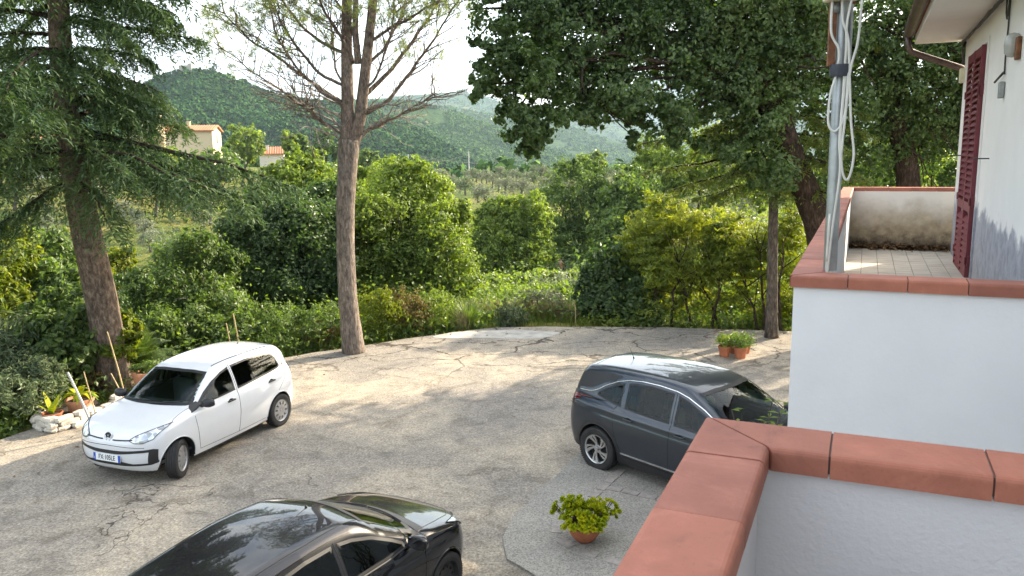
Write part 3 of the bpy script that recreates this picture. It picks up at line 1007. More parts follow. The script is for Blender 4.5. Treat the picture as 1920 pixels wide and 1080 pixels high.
def paint(name, col, metal=0.0, rough=.35, flake=0):
    m, nt, b, _ = new_mat(name)
    n = noise(nt, 5, 5, .6); r = ramp(nt, n.outputs[0], [(.3, [c * .955 for c in col]), (.7, col)])
    nt.links.new(r.outputs[0], b.inputs['Base Color'])
    b.inputs['Metallic'].default_value = metal; b.inputs['Roughness'].default_value = rough
    b.inputs['Coat Weight'].default_value = 1; b.inputs['Coat Roughness'].default_value = .015; b.inputs['Coat IOR'].default_value = 1.5
    return m


m_black = plain('black_plastic', (.018, .018, .02), .45, var=.2)
m_seal = plain('rubber_seal', (.012, .012, .013), .5, var=.1)
m_tyre = plain('tyre_rubber', (.022, .021, .020), .8, var=.3, vs=12, bs=.3, bscale=90)
m_gap = plain('panel_gap', (.006, .006, .006), .9, var=.1)
m_trim = plain('cabin_trim', (.025, .025, .028), .8, var=.2)
m_seat = plain('seat_cloth', (.055, .055, .06), .9, var=.2, vs=30)
m_seat2 = plain('pale_seat_cloth', (.30, .30, .29), .9, var=.15, vs=30)
m_chrome = plain('chrome', (.75, .76, .78), .12, 1.0, var=.05)
m_alloy = plain('alloy', (.50, .50, .51), .28, .85, var=.1)
m_cap = plain('hubcap', (.42, .42, .43), .35, .7, var=.1)
m_red = plain('tail_lamp_red', (.11, .004, .008), .12, 0, .8, var=.2)
m_plate = plain('plate_white', (.78, .80, .80), .4, var=.03)
m_plateb = plain('plate_blue', (.015, .07, .42), .4, var=.05)
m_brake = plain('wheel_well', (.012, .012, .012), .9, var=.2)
m_lens, nt, b_, out_ = new_mat('lamp_lens')
b_.inputs['Base Color'].default_value = (.55, .57, .60, 1); b_.inputs['Metallic'].default_value = .7; b_.inputs['Roughness'].default_value = .22
b_.inputs['Coat Weight'].default_value = 1; b_.inputs['Coat Roughness'].default_value = .02
v_ = nt.nodes.new('ShaderNodeTexVoronoi'); v_.inputs['Scale'].default_value = 13
tc_ = nt.nodes.new('ShaderNodeTexCoord'); nt.links.new(tc_.outputs['Object'], v_.inputs['Vector'])
rr_ = ramp(nt, v_.outputs['Color'], [(.25, (.28, .29, .30)), (.45, (.5, .52, .54)), (.7, (.72, .74, .76))])
nt.links.new(rr_.outputs[0], b_.inputs['Base Color'])
bump(nt, b_, v_.outputs['Distance'], .5, .03)


def text_mesh(txt, size, depth=.002):
    cu = bpy.data.curves.new('lettering', 'FONT'); cu.body = txt; cu.size = size; cu.extrude = depth
    cu.align_x = 'CENTER'; cu.align_y = 'CENTER'; cu.resolution_u = 3
    ob = bpy.data.objects.new('lettering', cu); COL.objects.link(ob)
    bpy.context.view_layer.update()
    me = bpy.data.meshes.new_from_object(ob.evaluated_get(bpy.context.evaluated_depsgraph_get()))
    bpy.data.objects.remove(ob); bpy.data.curves.remove(cu)
    return me


def hole_rim(kind):
    if kind == 'cap':
        return lambda r, a: (r > .50) & (r < .83) & (np.abs((a + R_(18)) % R_(36) - R_(18)) < R_(5.2) + .03 * (r - .5))
    if kind == 'steel':
        return lambda r, a: (r > .60) & (r < .78) & (np.abs((a + R_(15)) % R_(30) - R_(15)) < R_(6.5))
    def f(r, a):            # five pairs of swept spokes
        t = (a + (r - .3) * .55) % R_(72)
        big = (t > R_(27)) & (t < R_(64)); small = (t > R_(8)) & (t < R_(16))
        return ((r > .27) & (r < .90) & big) | ((r > .42) & (r < .86) & small)
    return f


def wheel(root, x, y, rw, kind, steer=0.0, wid=.185, spin=0.0):
    s = 1 if y > 0 else -1
    hub = MB().lathe([(0, -wid / 2 * .2), (rw * .60, -wid * .1), (rw * .62, wid * .12), (0, wid * .12)][::-1], 32, axis='y')
    w = hub.build('wheel', m_brake, root)
    w.location = (x, y, rw); w.rotation_euler = (0, 0, steer + (0 if s > 0 else PI))
    h = wid / 2; rr = rw * .665
    prof = [(rr, h * .82), (rr + .01, h * .96), (rw * .84, h * 1.03), (rw * .93, h * .99), (rw * .978, h * .86), (rw * .99, h * .76)]
    t = []
    for g in (.62, .2, -.2, -.62):
        t += [(rw, (g + .13) * h), (rw, (g + .045) * h), (rw - .009, (g + .035) * h), (rw - .009, (g - .035) * h), (rw, (g - .045) * h)]
    prof = prof + t + [(a, -b) for a, b in reversed(prof)]
    ty = MB().lathe(prof, 64, axis='y')
    # tread blocks on the shoulder
    for k in range(64):
        a = 2 * PI * k / 64
        for sg in (-1, 1):
            c = np.array([math.cos(a) * (rw - .002), sg * h * .80, math.sin(a) * (rw - .002)])
            rot = np.array([[math.cos(a), 0, -math.sin(a)], [0, 1, 0], [math.sin(a), 0, math.cos(a)]])
            ty.box(c, (.008, h * .26, rw * .07), rot=rot)
    ty.build('tyre', m_tyre, w, smooth=False)
    R = rr + .004; na = 180; nr = 22
    rs = np.linspace(.0, 1, nr); an = np.linspace(0, 2 * PI, na + 1)
    A, Rr = np.meshgrid(an, rs, indexing='ij')
    dish = {'cap': lambda q: h * (.80 + .14 * np.sin(q * PI) - .10 * (q < .16)), 'steel': lambda q: h * (.35 + .35 * q - .15 * (q > .8) + .2 * (q > .93)),
            'alloy': lambda q: h * (.62 + .28 * q**2)}[kind](Rr)
    dish = np.where(Rr > .965, h * .96, dish)
    V = np.stack([Rr * R * np.cos(A + spin), dish, Rr * R * np.sin(A + spin)], -1)
    hf = hole_rim(kind); Ac = (A[:-1, :-1] + A[1:, 1:]) / 2; Rc = (Rr[:-1, :-1] + Rr[1:, 1:]) / 2
    keep = ~hf(Rc, Ac)
    i = np.arange(na)[:, None] * nr; j = np.arange(nr - 1)[None, :]
    F = np.stack([i + j, i + nr + j, i + nr + j + 1, i + j + 1], -1)[keep]
    V2 = V.copy(); V2[..., 1] -= .022
    rim = MB().add(V.reshape(-1, 3), F[:, ::-1]).add(V2.reshape(-1, 3), F)
    # hole walls
    pad_ = np.pad(keep, ((0, 0), (1, 1)), constant_values=True)
    kk = []
    N = V.size // 3
    for a in range(na):
        for b in range(nr - 1):
            if keep[a, b]:
                for (da, db, e) in ((1, 0, (i[a, 0] + nr + b, i[a, 0] + nr + b + 1)), (-1, 0, (i[a, 0] + b, i[a, 0] + b + 1)),
                                    (0, 1, (i[a, 0] + b + 1, i[a, 0] + nr + b + 1)), (0, -1, (i[a, 0] + b, i[a, 0] + nr + b))):
                    a2 = (a + da) % na; b2 = b + db
                    if 0 <= b2 < nr - 1 and not keep[a2, b2]: kk.append([e[0], e[1], e[1] + N, e[0] + N])
    if kk: rim.add(np.concatenate([V.reshape(-1, 3), V2.reshape(-1, 3)]), kk)
    rim.lathe([(rr * .985, -h * .8), (rr * .985, h * .75), (R * 1.0, h * .97)], 48, axis='y')
    mt = {'cap': m_cap, 'steel': m_black, 'alloy': m_alloy}[kind]
    rim.build('rim', mt, w)
    if kind != 'steel':
        MB().lathe([(0, h * .93), (.03, h * .92), (.034, h * .7)][::-1], 20, axis='y').build('centre_cap', m_cap if kind == 'cap' else m_alloy, w)
    return w


def make_car(name, label, cat, loc, rz, d, group=None):
    B = Body(d); root = thing(name, label, cat, loc, rz, group)
    V, Fq = B.mesh(d.get('cell', .021))
    # holes for the glass
    polys = []
    for pl, top, bot in d['windows']:
        poly = np.concatenate([resamp(top, 20), resamp(bot, 20)[::-1]]); polys.append((pl, poly))
    kill = np.zeros(len(Fq), bool)
    Nn, _ = B.grad(V)
    def planar(pl, P): return (P[:, 0], P[:, 2]) if pl == 'l' else (P[:, 1], P[:, 2])
    def ok_side(pl, P):
        if pl == 'l': return np.abs(P[:, 1]) > .35
        return P[:, 0] > 0 if pl == 'f' else P[:, 0] < -.3
    def inside(P, Fk):
        k = np.zeros(len(Fk), bool)
        for pl, poly in polys:
            u, v = planar(pl, P); m = inpoly(u, v, poly) & ok_side(pl, P)
            k |= m[Fk].all(1)
        return k
    kill = inside(V, Fq)
    Fq = Fq[~kill]
    C = V[Fq].mean(1); ay = np.abs(C[:, 1])
    mi = np.zeros(len(Fq), int)
    trim_z = d.get('trim_z')
    rmin = np.minimum(np.hypot(C[:, 0] - d['ax'][0], C[:, 2] - d['rw']), np.hypot(C[:, 0] - d['ax'][1], C[:, 2] - d['rw']))
    if trim_z:
        mi[(C[:, 2] < trim_z(C[:, 0])) | ((rmin < d['arch'] + .06) & (ay > .5))] = 1
    mi[(C[:, 2] < .215)] = 1
    well = (rmin < d['arch'] + .004) & (np.abs(Nn[Fq].mean(1)[:, 1]) < .5) & (C[:, 2] < .75)
    mi[(rmin < d['arch'] + .0035) & (ay < d['W'] * .97) & (C[:, 2] < d['rw'] + d['arch'] + .01) & well] = 2
    used = np.unique(Fq); rm = -np.ones(len(V), int); rm[used] = np.arange(len(used))
    mb = MB(); mb.add(V[used], rm[Fq]); mb.mi = [mi]
    mb.build('body', [d['paint'], m_black, m_brake], root, smooth=True, normals=[tuple(q) for q in Nn[used]])
    # inner skin
    V2, F2 = B.mesh(.045, off=.05)
    k2 = inside(V2, F2); C2 = V2[F2].mean(1)
    k2 |= (C2[:, 2] < .3)
    F2 = F2[~k2]; used = np.unique(F2); rm = -np.ones(len(V2), int); rm[used] = np.arange(len(used))
    mb = MB(); mb.add(V2[used], rm[F2])
    mb.build('cabin_lining', d.get('lining', m_trim), root, smooth=True)
    MB().box((-.1, 0, .34), (2.5, d['W'] * 1.75, .04)).build('cabin_floor', m_trim, root)
    # glass and seals
    for pl, top, bot in d['windows']:
        sides = ('l', 'r') if pl == 'l' else (pl,)
        poly = np.concatenate([resamp(top, 26), resamp(bot, 26)[::-1]])
        for sd in sides:
            G = lofted(top, bot, 26, 9)
            Q = B.proj(G, sd, .001)
            nm = 'side_window' if pl == 'l' else ('windscreen' if pl == 'f' else 'rear_window')
            gl_ = MB().grid(Q, flip=flipq(B, Q)).build(nm, m_glassf if pl == 'f' else m_glass, root, smooth=True)
            keepp = [0]
            pr = poly
            dd = np.linalg.norm(np.diff(np.r_[pr, pr[:1]], axis=0), axis=1); pr = pr[dd > 1e-4]
            ins_ = inset(pr, d.get('frit', .028))
            a = B.proj(pr, sd, .004); b = B.proj(ins_, sd, .0035)
            n = len(pr)
            MB().add(np.concatenate([a, b]), [[i, (i + 1) % n, n + (i + 1) % n, n + i] for i in range(n)]).build('window_seal', m_seal, gl_)
    # panel gaps, bands, lamps
    for pl, pts in d.get('gaps', []):
        for sd in (('l', 'r') if pl == 'l' else (pl,)):
            Q = B.proj(resamp(pts, 40), sd, -.001)
            MB().tube(Q, .0042, 5).build('panel_gap', m_gap, root)
    for nm, pl, top, bot, mt, off in d.get('patches', []):
        tgt = [(pl, 1)] if pl != 'l' else [('l', 1), ('r', 1)]
        if pl == 'F2': tgt = [('f', 1), ('f', -1)]
        if pl == 'B2': tgt = [('b', 1), ('b', -1)]
        if pl == 'C': tgt = [('f', 1)]
        for sd, sg in tgt:
            G = lofted(top, bot, 28, 8); G = G * np.array([sg, 1])
            Q = B.proj(G, sd, off); e = B.proj(G, sd, -.01)
            g = MB().grid(Q, flip=flipq(B, Q))
            n0, n1 = Q.shape[:2]
            ring = [(i, 0) for i in range(n0)] + [(n0 - 1, j) for j in range(1, n1)] + [(i, n1 - 1) for i in range(n0 - 2, -1, -1)] + [(0, j) for j in range(n1 - 2, 0, -1)]
            ra = np.array([Q[i, j] for i, j in ring]); rb = np.array([e[i, j] for i, j in ring]); n = len(ring)
            g.add(np.concatenate([ra, rb]), [[i, (i + 1) % n, n + (i + 1) % n, n + i] for i in range(n)])
            go = g.build(nm, mt, root, smooth=True)
            if nm in ('headlight', 'tail_lamp'): MB().tube(np.concatenate([ra, ra[:1]]), .0055, 5, cap=False).build('lamp_rim', m_seal, go)
    for nm, pl, pts, rad, mt in d.get('strips', []):
        tgt = [(pl, 1)] if pl != 'l' else [('l', 1), ('r', 1)]
        for sd, sg in tgt:
            Q = B.proj(resamp(pts, 60), sd, rad * .5)
            MB().tube(Q, rad, 8).build(nm, mt, root, smooth=True)
    # wheel-arch lips
    for cx in d['ax']:
        aa = np.linspace(R_(-14), R_(194), 44)
        pts = np.stack([cx + (d['arch'] + .006) * np.cos(aa), d['rw'] + (d['arch'] + .006) * np.sin(aa)], -1)
        pts = pts[pts[:, 1] > .235]
        for sd in ('l', 'r'):
            Q = B.proj(pts, sd, -.004)
            Q = Q[(np.abs(Q[:, 1]) > d['W'] * .8) & (np.abs(B.F(Q)) < .02)]
            MB().tube(Q, .012, 6).build('arch_lip', d.get('lip', m_black), root, smooth=True)
    # handles, mirrors
    for hx, hz in d['handles']:
        for sd, sg in (('l', 1), ('r', -1)):
            q = B.proj(np.array([[hx, hz]]), sd, 0)[0]
            hb = MB().bbox((hx, q[1] + sg * .022, hz), (.17, .016, .024), .007)
            hb.box((hx - .075, q[1] + sg * .008, hz), (.016, .03, .02)).box((hx + .075, q[1] + sg * .008, hz), (.016, .03, .02))
            ho = hb.build('door_handle', d['handle_mat'], root, smooth=True)
            MB().tube(B.proj(np.array([[hx - .055, hz + .012], [hx, hz + .02], [hx + .055, hz + .012]]), sd, -.002), [.008, .016, .008], 8).build('handle_recess', m_gap, ho)
    mx, mz = d['mirror']
    for sd, sg in (('l', 1), ('r', -1)):
        q = B.proj(np.array([[mx, mz - .06]]), sd, 0)[0]
        u = np.linspace(0, PI, 11); w = np.linspace(0, 2 * PI, 21)
        U_, W_ = np.meshgrid(u, w, indexing='ij')
        sx = np.sign(np.cos(W_)) * np.abs(np.cos(W_))**.7; sz = np.sign(np.sin(W_)) * np.abs(np.sin(W_))**.7
        E_ = np.stack([.075 * np.sin(U_)**.7 * sx - .02 * np.cos(U_)**2, .115 * np.cos(U_), .068 * np.sin(U_)**.7 * sz], -1)
        E_[..., 0] = np.where(E_[..., 0] < -.03, -.03, E_[..., 0])
        c = np.array([mx, q[1] + sg * .125, mz + .02])
        o = MB().grid(E_ * np.array([1, sg, 1]) + c).build('wing_mirror', d['mirror_mat'], root, smooth=True)
        MB().box(c + np.array([-.034, 0, 0]), (.004, .19, .105)).build('mirror_glass', m_chrome, o)
        MB().tube([q + np.array([0, -sg * .02, .01]), q + np.array([0, sg * .05, .035])], [.03, .022], 8).build('mirror_arm', m_black, o, smooth=True)
    # cabin
    for sy in (-1, 1):
        for sx, nm in ((d['seats'][0], 'front_seat'), (d['seats'][1], 'rear_seat')):
            s_ = MB(); y = sy * d['W'] * .44
            s_.bbox((sx + .05, y, .55), (.52, .50, .18), .07)
            P = []
            s_.bbox((sx - .25, y, .82), (.14, .48, .50), .065)
            so = s_.build(nm, d['seat_mat'], root, smooth=True)
            MB().bbox((sx - .29, y, 1.165), (.10, .26, .17), .048).build('headrest', d['seat_mat'], so, smooth=True)
    dx = d['dash']
    MB().bbox((dx, 0, .84), (.46, d['W'] * 1.66, .22), .08).build('dashboard', m_trim, root, smooth=True)
    a = np.linspace(0, 2 * PI, 33); R = .18
    c = np.array([dx - .36, d['W'] * .43, .90]); tl = R_(62)
    ring = np.stack([c[0] - R * np.sin(a) * math.cos(tl), c[1] + R * np.cos(a), c[2] + R * np.sin(a) * math.sin(tl)], -1)
    MB().tube(ring, .014, 7, cap=False).tube([c, c + np.array([.14, 0, -.05])], .03, 7).tube([ring[0], c, ring[16]], .012, 5).build('steering_wheel', m_trim, root, smooth=True)
    ax, ay_, L, lean = d['antenna']
    q = B.proj(np.array([[ax, ay_]]), 't', 0)[0]
    MB().tube([q, q + np.array([-.012, 0, .018])], [.014, .01], 6).tube([q + np.array([0, 0, .01]), q + np.array([-L * math.sin(lean), 0, L * math.cos(lean)])], [.004, .0025], 5).build('aerial', m_black, root)
    st = d.get('steer', 0)
    for k, (x, y) in enumerate(((d['ax'][0], d['track']), (d['ax'][0], -d['track']), (d['ax'][1], d['track']), (d['ax'][1], -d['track']))):
        wheel(root, x, y, d['rw'], d['rim'], st if k < 2 else 0, d.get('tw', .185), spin=k * .4)
    # underbody shadow plate, wipers
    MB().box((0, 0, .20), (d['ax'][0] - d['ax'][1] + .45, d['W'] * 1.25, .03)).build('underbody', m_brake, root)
    for y0, y1 in d.get('wipers', []):
        z0 = d['wip_z']
        P = B.proj(resamp([(y0, z0), (y1, z0 + .035)], 12), 'f', .012)
        MB().tube(P, .007, 5).build('wiper', m_black, root)
    return root, B


WX = lambda pts: pts
UP = dict(W=.8225, H=1.5, xf0=1.8, xr0=-1.8, crown=.05, rcrown=.07, cf=.30, pf=3.2, cr=.16, pr=3.6, wsc=.16, arch=.335, rw=.288, ax=(1.215, -1.205), track=.735, tw=.17,
          top_low=[(1.86, .60), (1.78, .735), (1.66, .815), (1.45, .885), (1.2, .945), (1.0, .985), (.8, 1.0), (.4, .985), (0, .985), (-.6, 1.0), (-1.2, 1.03), (-1.6, 1.05), (-1.9, 1.0)],
          top_all=[(2.0, .30), (1.5, .60), (1.2, .86), (1.0, .985), (.8, 1.105), (.5, 1.275), (.28, 1.385), (.12, 1.435), (-.1, 1.462), (-.5, 1.482), (-.9, 1.478), (-1.3, 1.445), (-1.6, 1.395), (-1.9, 1.33)],
          xf=[(.0, 1.60), (.2, 1.70), (.3, 1.765), (.42, 1.80), (.55, 1.80), (.66, 1.79), (.76, 1.75), (.9, 1.64), (1.6, 1.3)],
          xr=[(.1, -1.66), (.25, -1.74), (.4, -1.79), (.6, -1.80), (.85, -1.785), (1.05, -1.74), (1.25, -1.67), (1.42, -1.58), (1.6, -1.45)],
          sec=[(0, .90), (.2, .925), (.32, .96), (.5, .99), (.65, 1.0), (.8, .985), (.95, .955), (1.1, .93), (1.6, .9)],
          plan=[(-1.9, .90), (-1.5, .965), (-1.1, .99), (-.5, 1), (.6, 1), (1.1, .985), (1.45, .955), (1.85, .88)],
          wg=[(.6, .80), (1.0, .755), (1.2, .69), (1.4, .605), (1.55, .53)], gplan=([-1.8, -1.3, -.6, .3, .9, 1.2], [.87, .95, 1, .995, .93, .90]),
          zb=[(-1.9, .30), (-1.6, .22), (-1.0, .19), (1.1, .19), (1.6, .20), (1.9, .24)],
          windows=[('l', [(.70, .985), (.52, 1.115), (.30, 1.235), (.08, 1.315), (-.13, 1.355)], [(.70, .945), (.45, .95), (.1, .962), (-.13, .972)]),
                   ('l', [(-.19, 1.36), (-.6, 1.375), (-1.0, 1.355), (-1.24, 1.315), (-1.33, 1.22)], [(-.19, .975), (-.6, .992), (-1.0, 1.012), (-1.30, 1.03), (-1.37, 1.06)]),
                   ('f', [(-.53, 1.355), (-.3, 1.378), (0, 1.385), (.3, 1.378), (.53, 1.355)], [(-.685, .985), (-.4, .995), (0, 1.0), (.4, .995), (.685, .985)]),
                   ('b', [(-.50, 1.33), (0, 1.35), (.50, 1.33)], [(-.60, 1.03), (0, 1.0), (.60, 1.03)])],
          gaps=[('l', [(.86, .93), (.84, .75), (.80, .45), (.78, .29), (-.12, .265), (-.86, .27), (-.93, .42), (-1.10, .60), (-1.42, .85), (-1.47, 1.1), (-1.36, 1.36)]),
                ('l', [(-.16, 1.38), (-.16, .95), (-.15, .60), (-.12, .265)]),
                ('l', [(.86, .93), (.86, .94)]),
                ('f', [(-.70, .965), (-.72, .90), (-.76, .86)]), ('f', [(.70, .965), (.72, .90), (.76, .86)]),
                ('f', [(-.60, .60), (-.3, .615), (0, .62), (.3, .615), (.60, .60)])],
          patches=[('headlight', 'F2', [(.395, .722), (.47, .77), (.58, .815), (.68, .85), (.745, .872)], [(.395, .70), (.47, .672), (.58, .668), (.69, .715), (.752, .84)], m_lens, .006),
                   ('bumper_band', 'f', [(-.70, .575), (-.45, .562), (-.2, .55), (0, .548), (.2, .55), (.45, .562), (.70, .575)], [(-.66, .535), (-.45, .525), (-.2, .500), (0, .498), (.2, .500), (.45, .525), (.66, .535)], m_black, .008),
                   ('bumper_band', 'F2', [(.655, .575), (.70, .577), (.74, .56)], [(.62, .335), (.66, .338), (.725, .36)], m_black, .007),
                   ('lower_grille', 'f', [(-.68, .365), (-.42, .355), (-.25, .385), (0, .388), (.25, .385), (.42, .355), (.68, .365)], [(-.64, .335), (-.42, .325), (-.25, .32), (0, .318), (.25, .32), (.42, .325), (.64, .335)], m_black, .007),
                   ('mirror_sail', 'l', [(.88, .955), (.78, 1.0), (.70, 1.02), (.66, .985)], [(.90, .90), (.80, .915), (.70, .94), (.66, .945)], m_black, .006),
                   ('tail_lamp', 'B2', [(.56, 1.02), (.66, 1.04)], [(.58, .78), (.69, .80)], m_red, .006)],
          strips=[('nose_strip', 'f', [(-.43, .712), (-.2, .70), (-.10, .698)], .010, m_black), ('nose_strip', 'f', [(.10, .698), (.2, .70), (.43, .712)], .010, m_black),
                  ('roof_channel', 't', [(.1, .50), (-.6, .52), (-1.3, .50)], .006, m_gap), ('roof_channel', 't', [(.1, -.50), (-.6, -.52), (-1.3, -.50)], .006, m_gap)],
          handles=[(.04, .845), (-1.02, .88)], handle_mat=m_black, mirror=(.66, .985), mirror_mat=m_black, seats=(.05, -.80), dash=.72, seat_mat=m_seat,
          antenna=(-1.15, 0, .16, .6), rim='cap', steer=R_(24), wipers=[(-.52, -.02), (.05, .55)], wip_z=1.003, cell=.0195,
          paint=paint('white_paint', (.70, .71, .725), 0, .3))
UP['lip'] = UP['paint']
UP['rim'] = 'cap'; UP['lining'] = plain('grey_lining', (.11, .115, .115), .8); UP['seat_mat'] = plain('grey_seat_cloth', (.10, .10, .105), .9)

CRX = dict(W=.8825, H=1.61, xf0=2.14, xr0=-2.07, crown=.05, rcrown=.07, cf=.32, pf=3, cr=.20, pr=3.2, wsc=.2, arch=.385, rw=.333, ax=(1.302, -1.302), track=.79, tw=.205,
           top_low=[(2.2, .72), (2.1, .86), (1.95, .94), (1.7, 1.0), (1.4, 1.05), (1.1, 1.075), (.8, 1.06), (0, 1.04), (-.8, 1.06), (-1.5, 1.10), (-1.85, 1.10), (-2.2, 1.0)],
           top_all=[(2.3, .30), (1.7, .70), (1.4, .93), (1.15, 1.08), (.9, 1.23), (.6, 1.40), (.38, 1.505), (.18, 1.56), (-.1, 1.59), (-.5, 1.603), (-1.0, 1.595), (-1.5, 1.56), (-1.8, 1.515), (-2.1, 1.45)],
           xf=[(0, 1.95), (.25, 2.06), (.45, 2.13), (.65, 2.14), (.8, 2.11), (.95, 2.0), (1.7, 1.6)],
           xr=[(.1, -1.90), (.3, -2.0), (.5, -2.06), (.75, -2.07), (.95, -2.04), (1.1, -2.0), (1.3, -1.93), (1.5, -1.83), (1.7, -1.68)],
           sec=[(0, .92), (.25, .95), (.4, .985), (.6, 1), (.75, 1.0), (.9, .985), (1.05, .955), (1.2, .93), (1.7, .9)],
           plan=[(-2.15, .86), (-1.7, .955), (-1.3, .99), (-.6, 1), (.8, 1), (1.3, .985), (1.7, .95), (2.2, .86)],
           wg=[(.6, .86), (1.05, .80), (1.25, .735), (1.5, .64), (1.65, .58)], gplan=([-2.0, -1.5, -.6, .4, 1.0, 1.4], [.86, .94, 1, .99, .92, .88]),
           zb=[(-2.2, .34), (-1.9, .27), (-1.1, .22), (1.2, .22), (1.9, .24), (2.2, .3)],
           crease=lambda x: .93 - .02 * x,
           windows=[('l', [(.88, 1.02), (.70, 1.13), (.45, 1.27), (.2, 1.37), (.04, 1.41)], [(.88, .985), (.5, .995), (.2, 1.005), (.04, 1.01)]),
                    ('l', [(-.04, 1.425), (-.4, 1.445), (-.7, 1.43), (-.84, 1.405)], [(-.04, 1.013), (-.4, 1.025), (-.7, 1.04), (-.84, 1.05)]),
                    ('l', [(-.92, 1.395), (-1.08, 1.345), (-1.25, 1.265), (-1.40, 1.17)], [(-.92, 1.055), (-1.08, 1.075), (-1.25, 1.10), (-1.40, 1.13)]),
                    ('f', [(-.58, 1.475), (-.3, 1.50), (0, 1.505), (.3, 1.50), (.58, 1.475)], [(-.74, 1.06), (-.4, 1.075), (0, 1.08), (.4, 1.075), (.74, 1.06)]),
                    ('b', [(-.52, 1.44), (0, 1.46), (.52, 1.44)], [(-.62, 1.16), (0, 1.13), (.62, 1.16)])],
           gaps=[('l', [(.98, .98), (.97, .75), (.92, .45), (.88, .36), (0, .33), (-.80, .34), (-.90, .50), (-.98, .72), (-1.02, .98), (-.90, 1.30)]),
                 ('l', [(0, 1.44), (0, 1.0), (.01, .6), (.0, .33)]),
                 ('t', [(-1.62, -.5), (-1.70, 0), (-1.62, .5)])],
           patches=[('headlight', 'F2', [(.42, .87), (.6, .90), (.78, .93)], [(.42, .80), (.6, .78), (.80, .84)], m_lens, .006),
                    ('grille', 'f', [(-.42, .84), (0, .86), (.42, .84)], [(-.36, .66), (0, .64), (.36, .66)], m_black, .006),
                    ('lower_grille', 'f', [(-.6, .45), (0, .48), (.6, .45)], [(-.55, .32), (0, .30), (.55, .32)], m_black, .006),
                    ('tail_lamp', 'l', [(-1.70, 1.05), (-1.82, 1.085), (-1.93, 1.09), (-1.985, 1.085)], [(-1.70, 1.03), (-1.80, 1.00), (-1.93, .945), (-2.0, .93)], m_red, .006),
                    ('tail_lamp', 'B2', [(.52, 1.06), (.66, 1.08), (.76, 1.08)], [(.52, 1.0), (.66, .93), (.80, .92)], m_red, .006),
                    ('pillar_panel', 'l', [(-1.0, 1.475), (-1.3, 1.475), (-1.6, 1.44), (-1.78, 1.40)], [(-1.0, 1.445), (-1.3, 1.33), (-1.55, 1.20), (-1.86, 1.17)], m_black, .004),
                    ('side_trim', 'l', [(.85, .40), (.0, .39), (-.85, .40)], [(.85, .375), (.0, .365), (-.85, .375)], m_chrome, .005)],
           strips=[('chrome_strip', 'l', [(.98, 1.0), (.90, 1.045), (.70, 1.17), (.45, 1.31), (.2, 1.41), (0, 1.455), (-.3, 1.475), (-.6, 1.473), (-.85, 1.445), (-1.05, 1.39), (-1.25, 1.30), (-1.42, 1.20), (-1.55, 1.155), (-1.78, 1.135)], .0095, m_chrome)],
           handles=[(.18, .90), (-.72, .92)], handle_mat=None, mirror=(.80, 1.02), mirror_mat=m_black, seats=(-.02, -.92), dash=.88, seat_mat=m_seat2,
           antenna=(-1.30, 0, .18, .5), rim='alloy', trim_z=lambda x: .36 + 0 * x, wipers=[(-.56, -.02), (.05, .6)], wip_z=1.085,
           paint=paint('graphite_paint', (.026, .034, .046), .5, .32))
CRX['handle_mat'] = CRX['paint']

